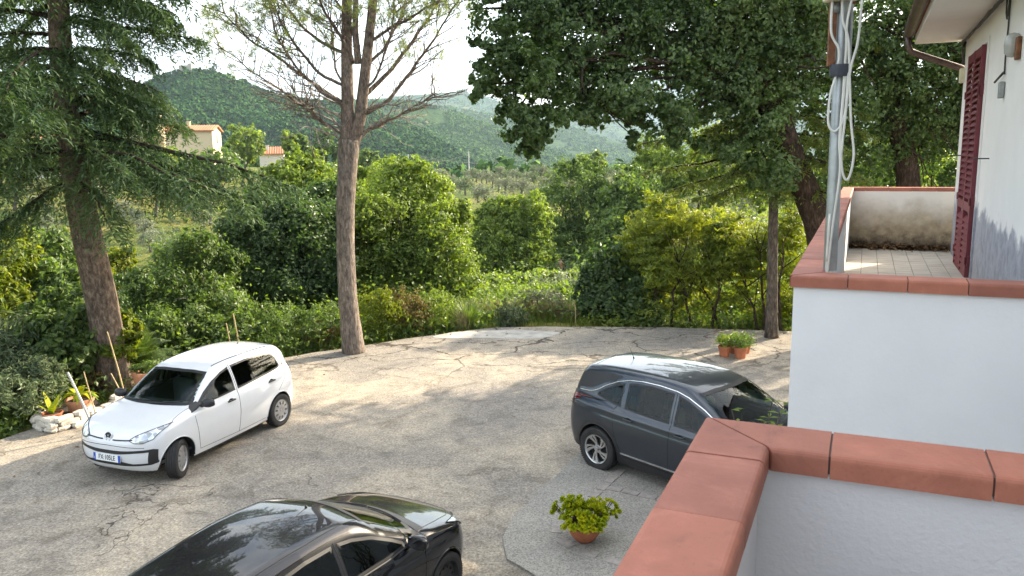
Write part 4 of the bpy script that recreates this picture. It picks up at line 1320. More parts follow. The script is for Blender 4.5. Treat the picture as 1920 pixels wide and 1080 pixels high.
FST = dict(W=.855, H=1.47, xf0=2.0, xr0=-1.93, crown=.06, rcrown=.07, cf=.42, pf=2.6, cr=.22, pr=3, wsc=.24, arch=.34, rw=.298, ax=(1.22, -1.265), track=.765, tw=.185,
           top_low=[(2.1, .60), (1.98, .70), (1.8, .79), (1.5, .885), (1.2, .955), (.95, 1.0), (.7, .99), (.2, .965), (-.5, 1.0), (-1.2, 1.06), (-1.6, 1.09), (-2.0, 1.0)],
           top_all=[(2.2, .30), (1.6, .68), (1.35, .86), (1.1, .985), (.85, 1.11), (.55, 1.255), (.30, 1.365), (.1, 1.415), (-.15, 1.445), (-.5, 1.458), (-.9, 1.44), (-1.3, 1.40), (-1.7, 1.34), (-2.0, 1.27)],
           xf=[(0, 1.82), (.25, 1.93), (.4, 1.99), (.55, 2.0), (.68, 1.98), (.8, 1.93), (1.5, 1.5)],
           xr=[(.1, -1.78), (.3, -1.88), (.5, -1.93), (.8, -1.93), (1.0, -1.88), (1.2, -1.80), (1.35, -1.70), (1.55, -1.55)],
           sec=[(0, .92), (.25, .95), (.4, .98), (.6, 1), (.72, 1.0), (.88, .98), (1.0, .95), (1.15, .925), (1.6, .9)],
           plan=[(-2.0, .86), (-1.6, .95), (-1.2, .99), (-.6, .99), (.6, .99), (1.2, 1.0), (1.6, .96), (2.1, .84)],
           wg=[(.6, .83), (1.0, .775), (1.2, .70), (1.38, .61), (1.5, .55)], gplan=([-1.9, -1.4, -.6, .4, 1.0, 1.3], [.82, .92, 1, .99, .92, .88]),
           zb=[(-2, .32), (-1.7, .24), (-1.1, .2), (1.1, .2), (1.7, .21), (2.05, .25)],
           crease=lambda x: .90 - .05 * x,
           windows=[('l', [(.62, .995), (.45, 1.10), (.22, 1.22), (-.02, 1.295), (-.2, 1.325)], [(.62, .945), (.3, .95), (0, .965), (-.2, .975)]),
                    ('l', [(-.27, 1.33), (-.6, 1.34), (-.95, 1.31), (-1.22, 1.245), (-1.42, 1.16)], [(-.27, .98), (-.6, 1.0), (-.95, 1.03), (-1.22, 1.065), (-1.42, 1.11)]),
                    ('l', [(.92, .965), (.84, 1.0), (.76, 1.045), (.68, 1.075)], [(.92, .945), (.84, .945), (.76, .945), (.68, .945)]),
                    ('f', [(-.54, 1.34), (-.3, 1.36), (0, 1.365), (.3, 1.36), (.54, 1.34)], [(-.70, .985), (-.4, 1.0), (0, 1.005), (.4, 1.0), (.70, .985)]),
                    ('b', [(-.48, 1.29), (0, 1.31), (.48, 1.29)], [(-.56, 1.08), (0, 1.05), (.56, 1.08)])],
           gaps=[('l', [(.88, .93), (.86, .75), (.84, .45), (.80, .30), (-.20, .27), (-.85, .28), (-.92, .50), (-1.05, .68), (-1.15, .98), (-1.1, 1.28)]),
                 ('l', [(-.235, 1.34), (-.235, .95), (-.2, .6), (-.2, .27)]),
                 ('t', [(.96, .70), (1.3, .66), (1.6, .60), (1.82, .42), (1.88, 0), (1.82, -.42), (1.6, -.60), (1.3, -.66), (.96, -.70)]),
                 ('t', [(.22, -.52), (-.5, -.54), (-1.3, -.50)]), ('t', [(.22, .52), (-.5, .54), (-1.3, .50)])],
           patches=[('headlight', 'F2', [(.48, .735), (.60, .79), (.70, .84), (.755, .875)], [(.48, .67), (.60, .66), (.72, .71), (.775, .83)], m_lens, .006),
                    ('lower_grille', 'f', [(-.5, .52), (0, .54), (.5, .52)], [(-.4, .32), (0, .30), (.4, .32)], m_black, .006),
                    ('cowl', 't', [(1.02, -.70), (1.10, -.35), (1.13, 0), (1.10, .35), (1.02, .70)], [(.90, -.72), (.99, -.35), (1.02, 0), (.99, .35), (.90, .72)], m_black, .006),
                    ('tail_lamp', 'B2', [(.55, 1.16), (.68, 1.16)], [(.60, .92), (.74, .92)], m_red, .006)],
           strips=[('window_trim', 'l', [(.93, .935), (.3, .938), (-.2, .962), (-.8, 1.005), (-1.42, 1.095)], .008, m_black)],
           handles=[(-.02, .86), (-1.0, .90)], handle_mat=None, mirror=(.66, .985), mirror_mat=None, seats=(.0, -.85), dash=.80, seat_mat=m_seat,
           antenna=(.10, 0, .42, 1.05), rim='steel', wipers=[(-.5, -.02), (.05, .6)], wip_z=1.015,
           paint=paint('black_paint', (.006, .006, .008), 0, .25))
FST['paint'].node_tree.nodes['Principled BSDF'].inputs['Specular IOR Level'].default_value = .1
FST['lip'] = FST['paint']
FST['handle_mat'] = FST['mirror_mat'] = FST['paint']

car_w, BW = make_car('white_car', 'small white five-door hatchback with its front wheels turned, parked by the stone border', 'car', (-5.35, 12.887, 0), -1.939, UP)
car_g, BG = make_car('grey_car', 'dark graphite crossover with chrome window line parked beside the terrace', 'car', (2.76, 11.109, 0), -.825, CRX)
car_b, BB = make_car('black_car', 'glossy black hatchback in the foreground, cropped by the lower edge', 'car', (-2.077, 7.193, 0), 1.057, FST)

# badge and number plate on the white car
q0 = BW.proj(np.array([[0, .725]]), 'f', .006)[0]
bd = MB(); a = np.linspace(0, 2 * PI, 33)
tl = R_(14)
def onb(u, v): return q0 + np.array([-v * math.sin(tl) - u * u * .5, u, v * math.cos(tl)])
MB().lathe([(0, .004), (.070, .004), (.074, -.012)], 28, axis='y').build('badge_disc', m_black, car_w)
bo = [o for o in SC.objects if o.name.startswith('badge_disc')][-1]
bo.location = tuple(q0 + np.array([-.004, 0, 0])); bo.rotation_euler = (0, -tl, -PI / 2)
bd.tube([onb(.070 * math.cos(t), .070 * math.sin(t)) for t in a], .0075, 6, cap=False)
off_ = np.array([.004, 0, 0])
L_ = lambda *p: bd.tube([onb(u, v) + off_ for u, v in p], .0065, 5)
L_((.026, .058), (.0, .012)); L_((-.026, .058), (.0, .012))
L_((.058, .028), (.028, -.052)); L_((.028, -.052), (.0, -.002)); L_((.0, -.002), (-.028, -.052)); L_((-.028, -.052), (-.058, .028))
bd.build('badge', plain('badge_silver', (.72, .73, .75), .35, .6, var=.03), car_w, smooth=True)
p0 = BW.proj(np.array([[0, .435]]), 'f', .012)[0]
pl = MB().bbox((0, 0, 0), (.008, .52, .112), .003).build('number_plate', m_plate, car_w)
pl.location = tuple(p0 + np.array([.004, 0, 0])); pl.rotation_euler = (0, R_(-3), 0)
for sy in (-1, 1):
    MB().box((.0045, sy * .238, 0), (.003, .042, .108)).build('plate_band', m_plateb, pl)
tm = text_mesh('FX·105LE', .105)
tm.materials.append(plain('plate_letters', (.01, .01, .012), .6))
to = bpy.data.objects.new('plate_lettering', tm); COL.objects.link(to); to.parent = pl
to.rotation_euler = (PI / 2, 0, PI / 2); to.location = (.0055, 0, 0); to.scale = (.78, 1, 1)
tm2 = text_mesh('I', .045); tm2.materials.append(m_plate)
t2 = bpy.data.objects.new('plate_letter', tm2); COL.objects.link(t2); t2.parent = pl
t2.rotation_euler = (PI / 2, 0, PI / 2); t2.location = (.0065, -.238, -.02)

# ------------------------------------------------------------------ vegetation
def leaf_quads(C, N, L, Wd, rs, droop=None, axis=None):
    """diamond leaves: centres C (n,3), normals N, length L, width Wd; optional long axis"""
    n = len(C)
    if axis is None:
        a = rs.normal(size=(n, 3))
    else: a = axis + rs.normal(size=(n, 3)) * .35
    if droop: a[:, 2] -= droop
    a -= N * (a * N).sum(1, keepdims=True)
    a /= np.linalg.norm(a, axis=1, keepdims=True) + 1e-9
    b = np.cross(N, a)
    s = rs.uniform(.65, 1.3, (n, 1))
    l = a * L * s * .5; w = b * Wd * s * .5
    bend = N * (L * .12) * s
    V = np.stack([C - l, C + w + bend - l * .1, C + l, C - w + bend - l * .1], 1).reshape(-1, 3)
    F = np.arange(n * 4).reshape(-1, 4)
    return V, F


def crown_pts(blobs, n, rs, clump=.22, shell=.55, per=26, flat=.8):
    """points in leafy clumps spread over ellipsoids: blobs (cx,cy,cz,rx,ry,rz,weight)"""
    B = np.array(blobs, float)
    vol = (B[:, 3] * B[:, 4] * B[:, 5]) ** (2 / 3) * (B[:, 6] if B.shape[1] > 6 else 1)
    k = max(1, n // per)
    bi = rs.choice(len(B), k, p=vol / vol.sum())
    d = rs.normal(size=(k, 3)); d /= np.linalg.norm(d, axis=1, keepdims=True)
    rr = shell + (1 - shell) * rs.rand(k) ** .6
    rr = rr * (1 + rs.normal(size=k) * .14)
    R = B[bi, 3:6]
    cc = B[bi, :3] + d * rr[:, None] * R
    cs = clump * R.mean(1) * rs.uniform(.55, 1.5, k)
    m = rs.poisson(per, k)
    idx = np.repeat(np.arange(k), m)
    off = rs.normal(size=(len(idx), 3)) * cs[idx][:, None] * np.array([1, 1, flat]) * .62
    P = cc[idx] + off
    out = P - B[bi[idx], :3]
    out /= np.linalg.norm(out / R[idx], axis=1, keepdims=True) * R[idx].mean(1)[:, None] + 1e-9
    N = out * .6 + off / (cs[idx][:, None] + 1e-9) * .5 + rs.normal(size=P.shape) * .55 + np.array([0, 0, .35])
    N /= np.linalg.norm(N, axis=1, keepdims=True)
    return P, N


def limb(p0, p1, rs, sag=0.0, wob=.04, n=8):
    p0 = np.asarray(p0, float); p1 = np.asarray(p1, float); L = np.linalg.norm(p1 - p0)
    t = np.linspace(0, 1, n)[:, None]
    w = np.cumsum(rs.normal(size=(n, 3)), 0); w = (w - w[0]) * (wob * L / math.sqrt(n)); w -= t * w[-1]
    P = p0 * (1 - t) + p1 * t + w
    P[:, 2] += sag * L * np.sin(PI * t[:, 0])
    return P


def bark(name, dark, light, sc=6, stretch=.22, bs=.9, bd=.03):
    if name in _M: return _M[name]
    m, nt, b, _ = new_mat(name)
    tc = nt.nodes.new('ShaderNodeTexCoord'); mp = nt.nodes.new('ShaderNodeMapping'); mp.inputs['Scale'].default_value = (1, 1, stretch)
    nt.links.new(tc.outputs['Object'], mp.inputs[0])
    n = noise(nt, sc * 3, 6, .7, vec=mp.outputs[0], dist=.4); n2 = noise(nt, sc * .5, 4, .6)
    r = ramp(nt, n.outputs[0], [(.35, [c * .45 for c in dark]), (.5, dark), (.68, light)])
    r2 = ramp(nt, n2.outputs[0], [(.35, (.75, .75, .75)), (.65, (1.15, 1.1, 1.05))])
    nt.links.new(mix(nt, 1, r.outputs[0], r2.outputs[0], 'MULTIPLY'), b.inputs['Base Color'])
    b.inputs['Roughness'].default_value = .95; b.inputs['Specular IOR Level'].default_value = .15
    bump(nt, b, n.outputs[0], bs, bd)
    _M[name] = m
    return m


m_barkC = bark('cedar_bark', (.15, .115, .09), (.30, .24, .19), 5, .45)
m_barkP = bark('pine_bark', (.185, .155, .13), (.34, .29, .25), 6, .3)
m_barkPr = bark('pine_upper_bark', (.18, .145, .12), (.32, .265, .22), 7, .4)
m_barkO = bark('oak_bark', (.045, .032, .024), (.10, .075, .055), 7, .3)
m_barkG = bark('grey_bark', (.11, .095, .08), (.22, .19, .16), 7, .3)
m_dead = bark('dead_wood', (.30, .27, .24), (.45, .41, .37), 8, .3)
LF = {
    'oak': leafy('oak_leaf', (.042, .075, .025), (.125, .18, .06), .38, .42, (1.4, 1.8, .5), .7),
    'cedar': leafy('cedar_needle', (.042, .082, .034), (.14, .20, .075), .22, .6, (1.3, 1.6, .6), .8),
    'fir': leafy('fir_needle', (.08, .12, .03), (.22, .25, .06), .35, .6, (1.4, 1.6, .5), .8),
    'pine': leafy('pine_needle', (.12, .14, .06), (.26, .28, .13), .4, .6, None, 1.2),
    'bright': leafy('bright_leaf', (.085, .135, .025), (.25, .31, .075), .48, .45, (1.5, 1.6, .4), .45),
    'mid': leafy('mid_leaf', (.06, .10, .028), (.165, .225, .065), .42, .45, (1.5, 1.7, .5), .5),
    'dark': leafy('dark_leaf', (.036, .07, .024), (.105, .155, .052), .36, .4, (1.4, 1.7, .5), .6),
    'feather': leafy('feathery_leaf', (.10, .15, .022), (.27, .32, .05), .50, .5, (1.6, 1.45, .25), .7),
    'yellow': leafy('yellow_green_leaf', (.10, .15, .014), (.24, .27, .03), .50, .5, (1.4, 1.4, .3), .8),
    'olive': leafy('olive_leaf', (.12, .14, .085), (.32, .34, .23), .15, .5, (1.2, 1.2, .7), 1.1),
    'sage': leafy('sage_leaf', (.075, .11, .05), (.19, .23, .12), .2, .5, (1.2, 1.3, .7), .9),
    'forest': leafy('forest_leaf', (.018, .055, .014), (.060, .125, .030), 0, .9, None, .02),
    'forestb': leafy('sunny_forest_leaf', (.035, .095, .016), (.12, .20, .045), 0, .9, None, .012),  # lighter copy of the forest leaf, sunlight on the slopes put into its colour
    'grass': leafy('grass_blade', (.05, .10, .012), (.17, .20, .045), .4, .5, (1.4, 1.5, .4), .9),
    'straw': leafy('straw_blade', (.20, .17, .08), (.38, .33, .18), .3, .7, (1.1, 1.1, .8), .9),
    'succ': leafy('succulent_leaf', (.13, .20, .010), (.50, .48, .015), .35, .35, (1.3, 1.4, .3), 5),
    'rust': leafy('rusty_leaf', (.13, .10, .03), (.24, .17, .06), .3, .6, None, 1.0),
}


def lumpy(blobs, rs, k=6, lo=.32, hi=.55):
    out = []
    for b in blobs:
        b = list(b) + [1] * (7 - len(b)); out.append(b)
        for _ in range(k):
            d = nrm(rs.normal(size=3) + np.array([0, 0, .25])); s = rs.uniform(lo, hi)
            out.append([b[0] + d[0] * b[3] * .92, b[1] + d[1] * b[4] * .92, b[2] + d[2] * b[5] * .92, b[3] * s, b[4] * s, b[5] * s * rs.uniform(.8, 1.5), b[6]])
    return out


def tree(name, label, cat, blobs, n, leaf, L, Wd, base, seed, bark_m=None, tr=.12, group=None, clump=.22, shell=.5, per=26,
         limbs=6, stems=None, droop=None, lean=None, part='crown', ground=True):
    rs = np.random.RandomState(seed)
    base = np.array(base, float)
    if ground: base[2] = tz(base[0], base[1]) - .05 if pad_dist(base[0], base[1]) > 0 else 0.0
    root = thing(name, label, cat, base, 0, group)
    P, N = crown_pts(lumpy(blobs, rs), int(n * 1.15), rs, clump, shell, per)
    k = P[:, 2] > base[2] + .02; P, N = P[k], N[k]
    V, F = leaf_quads(P, N, L, Wd, rs, droop)
    MB().add(V, F).build(part, LF[leaf], root, origin=base)
    if bark_m is not None:
        mb = MB(); B = np.array(blobs)
        top = B[:, :3].mean(0)
        fork = base * .55 + top * .45
        if lean is not None: fork = np.array(lean, float)
        mb.tube(limb(base, fork, rs, 0, .03), np.linspace(tr, tr * .7, 8), 9)
        for i in range(limbs):
            b = B[i % len(B)]
            tgt = b[:3] + rs.uniform(-.5, .5, 3) * b[3:6]
            pp = limb(fork, tgt, rs, .03, .07)
            mb.tube(pp, np.linspace(tr * .6, tr * .12, 8), 6)
            for q in range(3):
                s = pp[rs.randint(3, 7)]; e = s + (tgt - fork) * .25 + rs.normal(size=3) * b[3:6] * .45
                mb.tube(limb(s, e, rs, 0, .08, 5), np.linspace(tr * .25, tr * .06, 5), 5)
        mb.build('trunk', bark_m, root, smooth=True, origin=base)
    return root


def blob(px, py, rx, ry, dist, depth=None, w=1.0):
    """ellipsoid centred on the sight line of a photo pixel at a given range; radii given in photo pixels"""
    c = at(px, py, dist); s = dist / F_PX
    return (c[0], c[1], c[2], rx * s, (depth if depth is not None else (rx + ry) / 2 * s), ry * s, w)


def base_at(px, dist):
    d = ray(px, 500); d = d / math.hypot(d[0], d[1]) * dist
    return np.array([d[0], d[1], 0.0])


# ---- far woods on the hills (uncountable)
def wood(name, pts, sizes, mat, seed, squash=.85, m=14):
    rs = np.random.RandomState(seed); n = len(pts)
    d = rs.normal(size=(n, m, 3)); d[..., 2] = np.abs(d[..., 2]) - .25; d /= np.linalg.norm(d, axis=2, keepdims=True)
    P = (pts[:, None] + d * sizes[:, None, None] * rs.uniform(.55, 1.0, (n, m, 1)) * np.array([1, 1, squash])).reshape(-1, 3)
    N = (d + rs.normal(size=d.shape) * .35).reshape(-1, 3); N /= np.linalg.norm(N, axis=1, keepdims=True)
    S = np.repeat(sizes, m)[:, None]
    a = rs.normal(size=P.shape); a -= N * (a * N).sum(1, keepdims=True); a /= np.linalg.norm(a, axis=1, keepdims=True); b = np.cross(N, a)
    k = S * .42
    V = np.stack([P - a * k, P + b * k * .8, P + a * k, P - b * k * .8], 1).reshape(-1, 3)
    return tag(MB().add(V, np.arange(len(V)).reshape(-1, 4)).build(name, mat), 'dense broadleaf wood covering the slopes of the valley', 'woodland', kind='stuff')


rs = np.random.RandomState(21)
Pts, Sz = [], []
for k, cnt, s0, azr in ((0, 24000, 2.7, (-36, 6)), (1, 20000, 3.6, (-20, 30)), (2, 13000, 5.0, (-14, 34)), (3, 7000, 8, (-20, 34))):
    R0, wf, wb, A, Z = _rd[k]
    az = np.radians(rs.uniform(azr[0], azr[1], cnt)); r = R0 - wf * rs.rand(cnt) ** 1.25 * .98 + 10
    X, Y = r * np.sin(az), r * np.cos(az); T = terrain(X, Y)
    own = ridge_h(k, az, r) >= T - .5
    clr = fbm(X / 130 + 9, Y / 130, 3) > (.11 if k else .3)
    m = own & ~clr
    s = s0 * rs.uniform(.45, 1.0, cnt) * np.where(rs.rand(cnt) < .18, 1.9, 1.15)
    p = np.stack([X, Y, T + s * .3], -1)[m]
    Pts.append(p); Sz.append(s[m])
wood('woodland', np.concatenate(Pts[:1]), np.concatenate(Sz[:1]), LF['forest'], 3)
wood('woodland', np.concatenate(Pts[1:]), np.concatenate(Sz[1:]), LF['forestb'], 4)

# valley bottom trees between the grove and the hills
rs = np.random.RandomState(5)
n = 900
az = np.radians(rs.uniform(-34, 34, n)); r = rs.uniform(255, 470, n)
X, Y = r * np.sin(az), r * np.cos(az); s = rs.uniform(2.5, 4.8, n)
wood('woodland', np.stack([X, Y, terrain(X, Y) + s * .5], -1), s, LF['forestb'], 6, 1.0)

# ---- olive grove: individual trees copied from three shapes
def olive_proto(seed, leaf, n=900):
    rs = np.random.RandomState(seed)
    bl = [(rs.uniform(-.8, .8), rs.uniform(-.8, .8), 2.2 + rs.uniform(-.4, .6), rs.uniform(.9, 1.4), rs.uniform(.9, 1.4), rs.uniform(.8, 1.1), 1) for _ in range(5)]
    P, N = crown_pts(bl, n, rs, .3, .5, 16); V, F = leaf_quads(P, N, .34, .13, rs)
    o = thing('olive_tree', None, 'olive tree', (0, 0, 0))
    MB().add(V, F).build('crown', leaf, o)
    mb = MB(); mb.tube(limb((0, 0, 0), (.1, .05, 1.2), rs, 0, .1), np.linspace(.2, .13, 8), 7)
    for b in bl[:4]: mb.tube(limb((.1, .05, 1.15), b[:3], rs, 0, .1), np.linspace(.1, .03, 8), 5)
    mb.build('trunk', m_barkG, o)
    return o
protos = [olive_proto(1, LF['olive']), olive_proto(2, LF['olive']), olive_proto(3, LF['sage'])]
first = [True] * 3
def olive(x, y, s, k, label, group, rz):
    o = protos[k] if first[k] else copy_tree(protos[k]); first[k] = False
    o.location = (x, y, tz(x, y) - .05); o.scale = (s, s, s); o.rotation_euler = (0, 0, rz)
    o['label'] = label; o['category'] = 'olive tree'; o['group'] = group
def grove(azr, rr, step, label, group, seed, sc=(.8, 1.15), kinds=(0, 1, 0, 2), thin=.25):
    rs = np.random.RandomState(seed)
    for r in np.arange(rr[0], rr[1], step):
        for a in np.arange(R_(azr[0]), R_(azr[1]), step * 1.05 / r):
            if rs.rand() < thin: continue
            x = (r + rs.uniform(-1.5, 1.5)) * math.sin(a); y = (r + rs.uniform(-1.5, 1.5)) * math.cos(a)
            olive(x, y, rs.uniform(*sc), kinds[rs.randint(0, 4)], label, group, rs.rand() * 6)
grove((-34, -16), (72, 155), 9.0, 'grey-green olive tree standing on the grassy slope at the left', 'olive trees on the left slope', 1)
grove((-10, 17), (92, 250), 9.5, 'silvery olive tree in the grove beyond the garden, in the middle distance', 'olive trees of the far grove', 2, (.85, 1.3), thin=.06)

# ---- broadleaf trees of the middle distance
specs = [
    ('round_tree', 'small round-crowned light green tree standing alone beyond the vines', 'tree', [blob(945, 440, 60, 55, 54), blob(990, 420, 42, 45, 54), blob(915, 480, 38, 40, 53), blob(1000, 480, 36, 40, 53), blob(955, 395, 40, 26, 54)], 22000, 'bright', .24, .12, base_at(972, 54), 31, m_barkG, .16, 8),
    ('broadleaf_tree', 'tall spreading green tree behind and right of the small round-crowned tree', 'tree', [blob(1075, 345, 52, 42, 66), blob(1040, 400, 55, 55, 66), blob(1110, 410, 50, 60, 66), blob(1070, 460, 66, 46, 65), blob(1125, 360, 24, 30, 66), blob(1100, 312, 26, 16, 67)], 22000, 'mid', .28, .14, base_at(1080, 66), 32, m_barkG, .2, 8),
    ('broadleaf_tree', 'dark green tree between the tall spreading tree and the feathery shrubs', 'tree', [blob(1180, 400, 40, 60, 60), blob(1160, 460, 50, 50, 58), blob(1205, 350, 35, 35, 62), blob(1150, 380, 25, 40, 60)], 11000, 'mid', .34, .17, base_at(1175, 60), 33, m_barkG, .2, 6),
    ('broadleaf_tree', 'pale grey-green tall tree beside the hanging fir boughs', 'tree', [blob(1250, 320, 50, 45, 70), blob(1330, 290, 60, 50, 70), blob(1290, 370, 60, 50, 68), blob(1390, 330, 50, 60, 68)], 14000, 'bright', .4, .18, base_at(1290, 70), 34, m_barkG, .22, 6),
    ('broadleaf_tree', 'bright green tree lit by the sun, right of the pine trunk', 'tree', [blob(735, 440, 80, 70, 27), blob(810, 470, 70, 80, 27), blob(760, 370, 75, 55, 28), blob(840, 530, 52, 55, 26), blob(700, 520, 55, 50, 26), blob(770, 560, 70, 40, 25.5), blob(850, 430, 30, 50, 27.5)], 56000, 'bright', .125, .075, base_at(765, 27), 35, m_barkG, .16, 10),
    ('broadleaf_tree', 'dense dark green tree left of the pine trunk', 'tree', [blob(500, 430, 70, 60, 26), blob(580, 450, 75, 80, 26), blob(530, 530, 90, 70, 25.5), blob(620, 540, 45, 60, 25), blob(470, 500, 40, 60, 26), blob(610, 380, 40, 40, 27)], 56000, 'dark', .125, .075, base_at(560, 26), 36, m_barkG, .18, 10),
    ('broadleaf_tree', 'tall yellow-green tree whose sunlit top rises behind the dark tree', 'tree', [blob(555, 345, 48, 45, 36), blob(520, 395, 45, 45, 36), blob(610, 350, 50, 42, 36), blob(580, 300, 30, 20, 36.5), blob(640, 400, 50, 60, 35), blob(700, 350, 40, 40, 36)], 24000, 'bright', .17, .10, base_at(585, 36), 37, m_barkG, .2, 8),
    ('broadleaf_tree', 'small bright green tree rising above the olives, right of the pine trunk', 'tree', [blob(728, 320, 30, 24, 75), blob(745, 350, 35, 30, 75), blob(700, 350, 20, 22, 75)], 4500, 'mid', .36, .2, base_at(728, 75), 38, m_barkG, .2, 5),
    ('broadleaf_tree', 'mid green leafy tree on the bank between the hatchback and the dark tree', 'tree', [blob(360, 500, 66, 55, 24), blob(300, 560, 62, 52, 23), blob(400, 575, 60, 50, 22.5), blob(330, 610, 70, 35, 21.5), blob(430, 620, 50, 28, 21)], 38000, 'mid', .115, .065, base_at(360, 23), 39, m_barkG, .12, 8),
    ('broadleaf_tree', 'loose yellow-green tree at the left edge below the cedar boughs', 'tree', [blob(10, 510, 40, 60, 30), blob(-20, 470, 40, 40, 31), blob(25, 570, 30, 30, 29)], 7000, 'yellow', .18, .10, base_at(5, 30), 40, m_barkG, .1, 5),
    ('broadleaf_tree', 'yellow-green sapling behind the cedar trunk', 'tree', [blob(215, 510, 28, 32, 27), blob(235, 480, 20, 20, 27), blob(190, 540, 26, 30, 26)], 4500, 'yellow', .16, .09, base_at(215, 27), 41, m_barkG, .08, 4),
    ('broadleaf_tree', 'green tree on the slope behind the leaning cedar trunk, left side', 'tree', [blob(80, 480, 60, 36, 33), blob(60, 540, 60, 45, 31), blob(130, 550, 55, 42, 30)], 14000, 'mid', .2, .11, base_at(80, 31), 42, m_barkG, .12, 6),
    ('leafy_shrub', 'glossy light-leaved shrub in front of the leaning cedar trunk, left side', 'shrub', [blob(110, 590, 48, 34, 19.5), blob(150, 620, 40, 42, 18.5), blob(90, 640, 46, 36, 18.5), blob(145, 670, 30, 26, 18)], 9500, 'mid', .15, .085, base_at(125, 18.6), 43, m_barkO, .07, 6),
    ('leafy_shrub', 'pale-leaved sunlit shrub just right of the cedar trunk', 'shrub', [blob(232, 622, 26, 30, 18.6), blob(222, 650, 30, 26, 18.2), blob(245, 600, 14, 14, 18.8)], 2600, 'yellow', .15, .085, base_at(230, 18.5), 44, m_barkO, .05, 4),
    ('grey_shrub', 'soft grey-green shrub at the left edge above the stone border', 'shrub', [blob(30, 640, 55, 42, 19), blob(10, 690, 50, 42, 18), blob(75, 720, 44, 34, 17), blob(25, 735, 50, 30, 16.6)], 15000, 'sage', .12, .03, base_at(35, 17.6), 45, m_barkO, .05, 5),
    ('leafy_shrub', 'dark rounded evergreen shrub at the far edge of the driveway', 'shrub', [blob(1160, 540, 62, 56, 23.6), blob(1195, 570, 48, 38, 22.8), blob(1130, 575, 40, 34, 22.8), blob(1165, 490, 36, 26, 24)], 17000, 'dark', .14, .085, base_at(1165, 23), 46, m_barkO, .1, 8),
]
for nm, lb, ct, bl, n, lf, L, Wd, bs, sd, bk, tr, lm in specs:
    tree(nm, lb, ct, bl, n, lf, L, Wd, bs, sd, bk, tr, limbs=lm)

# feathery shrubs with thin slanting stems along the far edge, right
def feathery(label, blobs, n, stems, dist, seed, leaf='feather'):
    rs = np.random.RandomState(seed)
    bs = base_at(stems[0][0], dist); bs[2] = 0 if pad_dist(bs[0], bs[1]) < 0 else tz(bs[0], bs[1])
    root = thing('feathery_shrub', label, 'shrub', bs)
    P, N = crown_pts(lumpy(blobs, rs, 5, .35, .6), n, rs, .26, .3, 22, .35)
    V, F = leaf_quads(P, N, .17, .035, rs, .25)
    MB().add(V, F).build('foliage', LF[leaf], root, origin=bs)
    for (x0, y0, x1, y1) in stems:
        a = base_at(x0, dist); a[2] = bs[2] - .05; b = at(x1, y1, dist + rs.uniform(0, 1.5))
        pp = limb(a, b, rs, .04, .05, 10)
        mb = MB(); mb.tube(pp, np.linspace(.045, .012, 10), 6)
        for q in range(7):
            s = pp[rs.randint(3, 9)]; e = s + nrm(b - a + rs.normal(size=3) * 1.2) * rs.uniform(.5, 1.3)
            mb.tube(limb(s, e, rs, .05, .05, 5), np.linspace(.016, .005, 5), 4)
        mb.build('stem', m_barkO, root, smooth=True, origin=bs)
feathery('feathery yellow-green shrub just right of the dark rounded shrub', [blob(1240, 420, 62, 40, 24), blob(1215, 480, 55, 45, 23.5), blob(1260, 510, 60, 40, 23), blob(1230, 565, 50, 26, 22.8, .8, .5)], 17000, [(1240, 610, 1215, 470), (1262, 612, 1290, 440)], 22.2, 51)
feathery('feathery yellow-green shrub with slanting stems, middle one of the far edge', [blob(1330, 430, 70, 38, 23.6), blob(1310, 490, 60, 45, 23), blob(1370, 480, 50, 50, 23), blob(1330, 555, 60, 28, 22.8, .8, .5)], 17000, [(1352, 604, 1290, 480), (1340, 600, 1372, 430), (1300, 605, 1270, 520)], 22, 52)
feathery('glowing yellow-green shrub beside the straight trunk at the right', [blob(1400, 440, 50, 34, 23.6), blob(1420, 500, 46, 50, 23), blob(1475, 470, 40, 60, 23), blob(1490, 540, 30, 50, 22.5), blob(1410, 565, 40, 26, 22.6, .8, .5)], 14000, [(1428, 604, 1385, 500), (1438, 606, 1410, 440), (1470, 608, 1466, 440)], 21.9, 53, 'yellow')

# sunlit foliage far behind the right-hand shrubs and the terrace
for px, py, rx, ry, d, sd, lf, lb in ((1270, 585, 60, 28, 26, 61, 'yellow', 'low sunlit yellow-green bush glimpsed under the feathery shrubs'),
                                      (1370, 575, 60, 32, 26, 62, 'yellow', 'low sunlit bush seen between the slanting stems'),
                                      (1480, 580, 40, 40, 24, 63, 'yellow', 'sunlit bush right of the straight trunk by the terrace wall'),
                                      (1560, 400, 80, 90, 34, 64, 'bright', 'bright green tree behind the steel mast, under the oak'),
                                      (1690, 330, 90, 80, 36, 65, 'bright', 'bright green tree seen over the rear parapet of the terrace')):
    tree('sunlit_bush' if ry < 60 else 'broadleaf_tree', lb, 'bush' if ry < 60 else 'tree', [blob(px, py, rx, ry, d), blob(px + rx * .6, py + 8, rx * .6, ry * .8, d), blob(px - rx * .5, py + 10, rx * .6, ry * .8, d)],
         9000, lf, .18, .10, base_at(px, d), sd, m_barkG, .08, limbs=5)

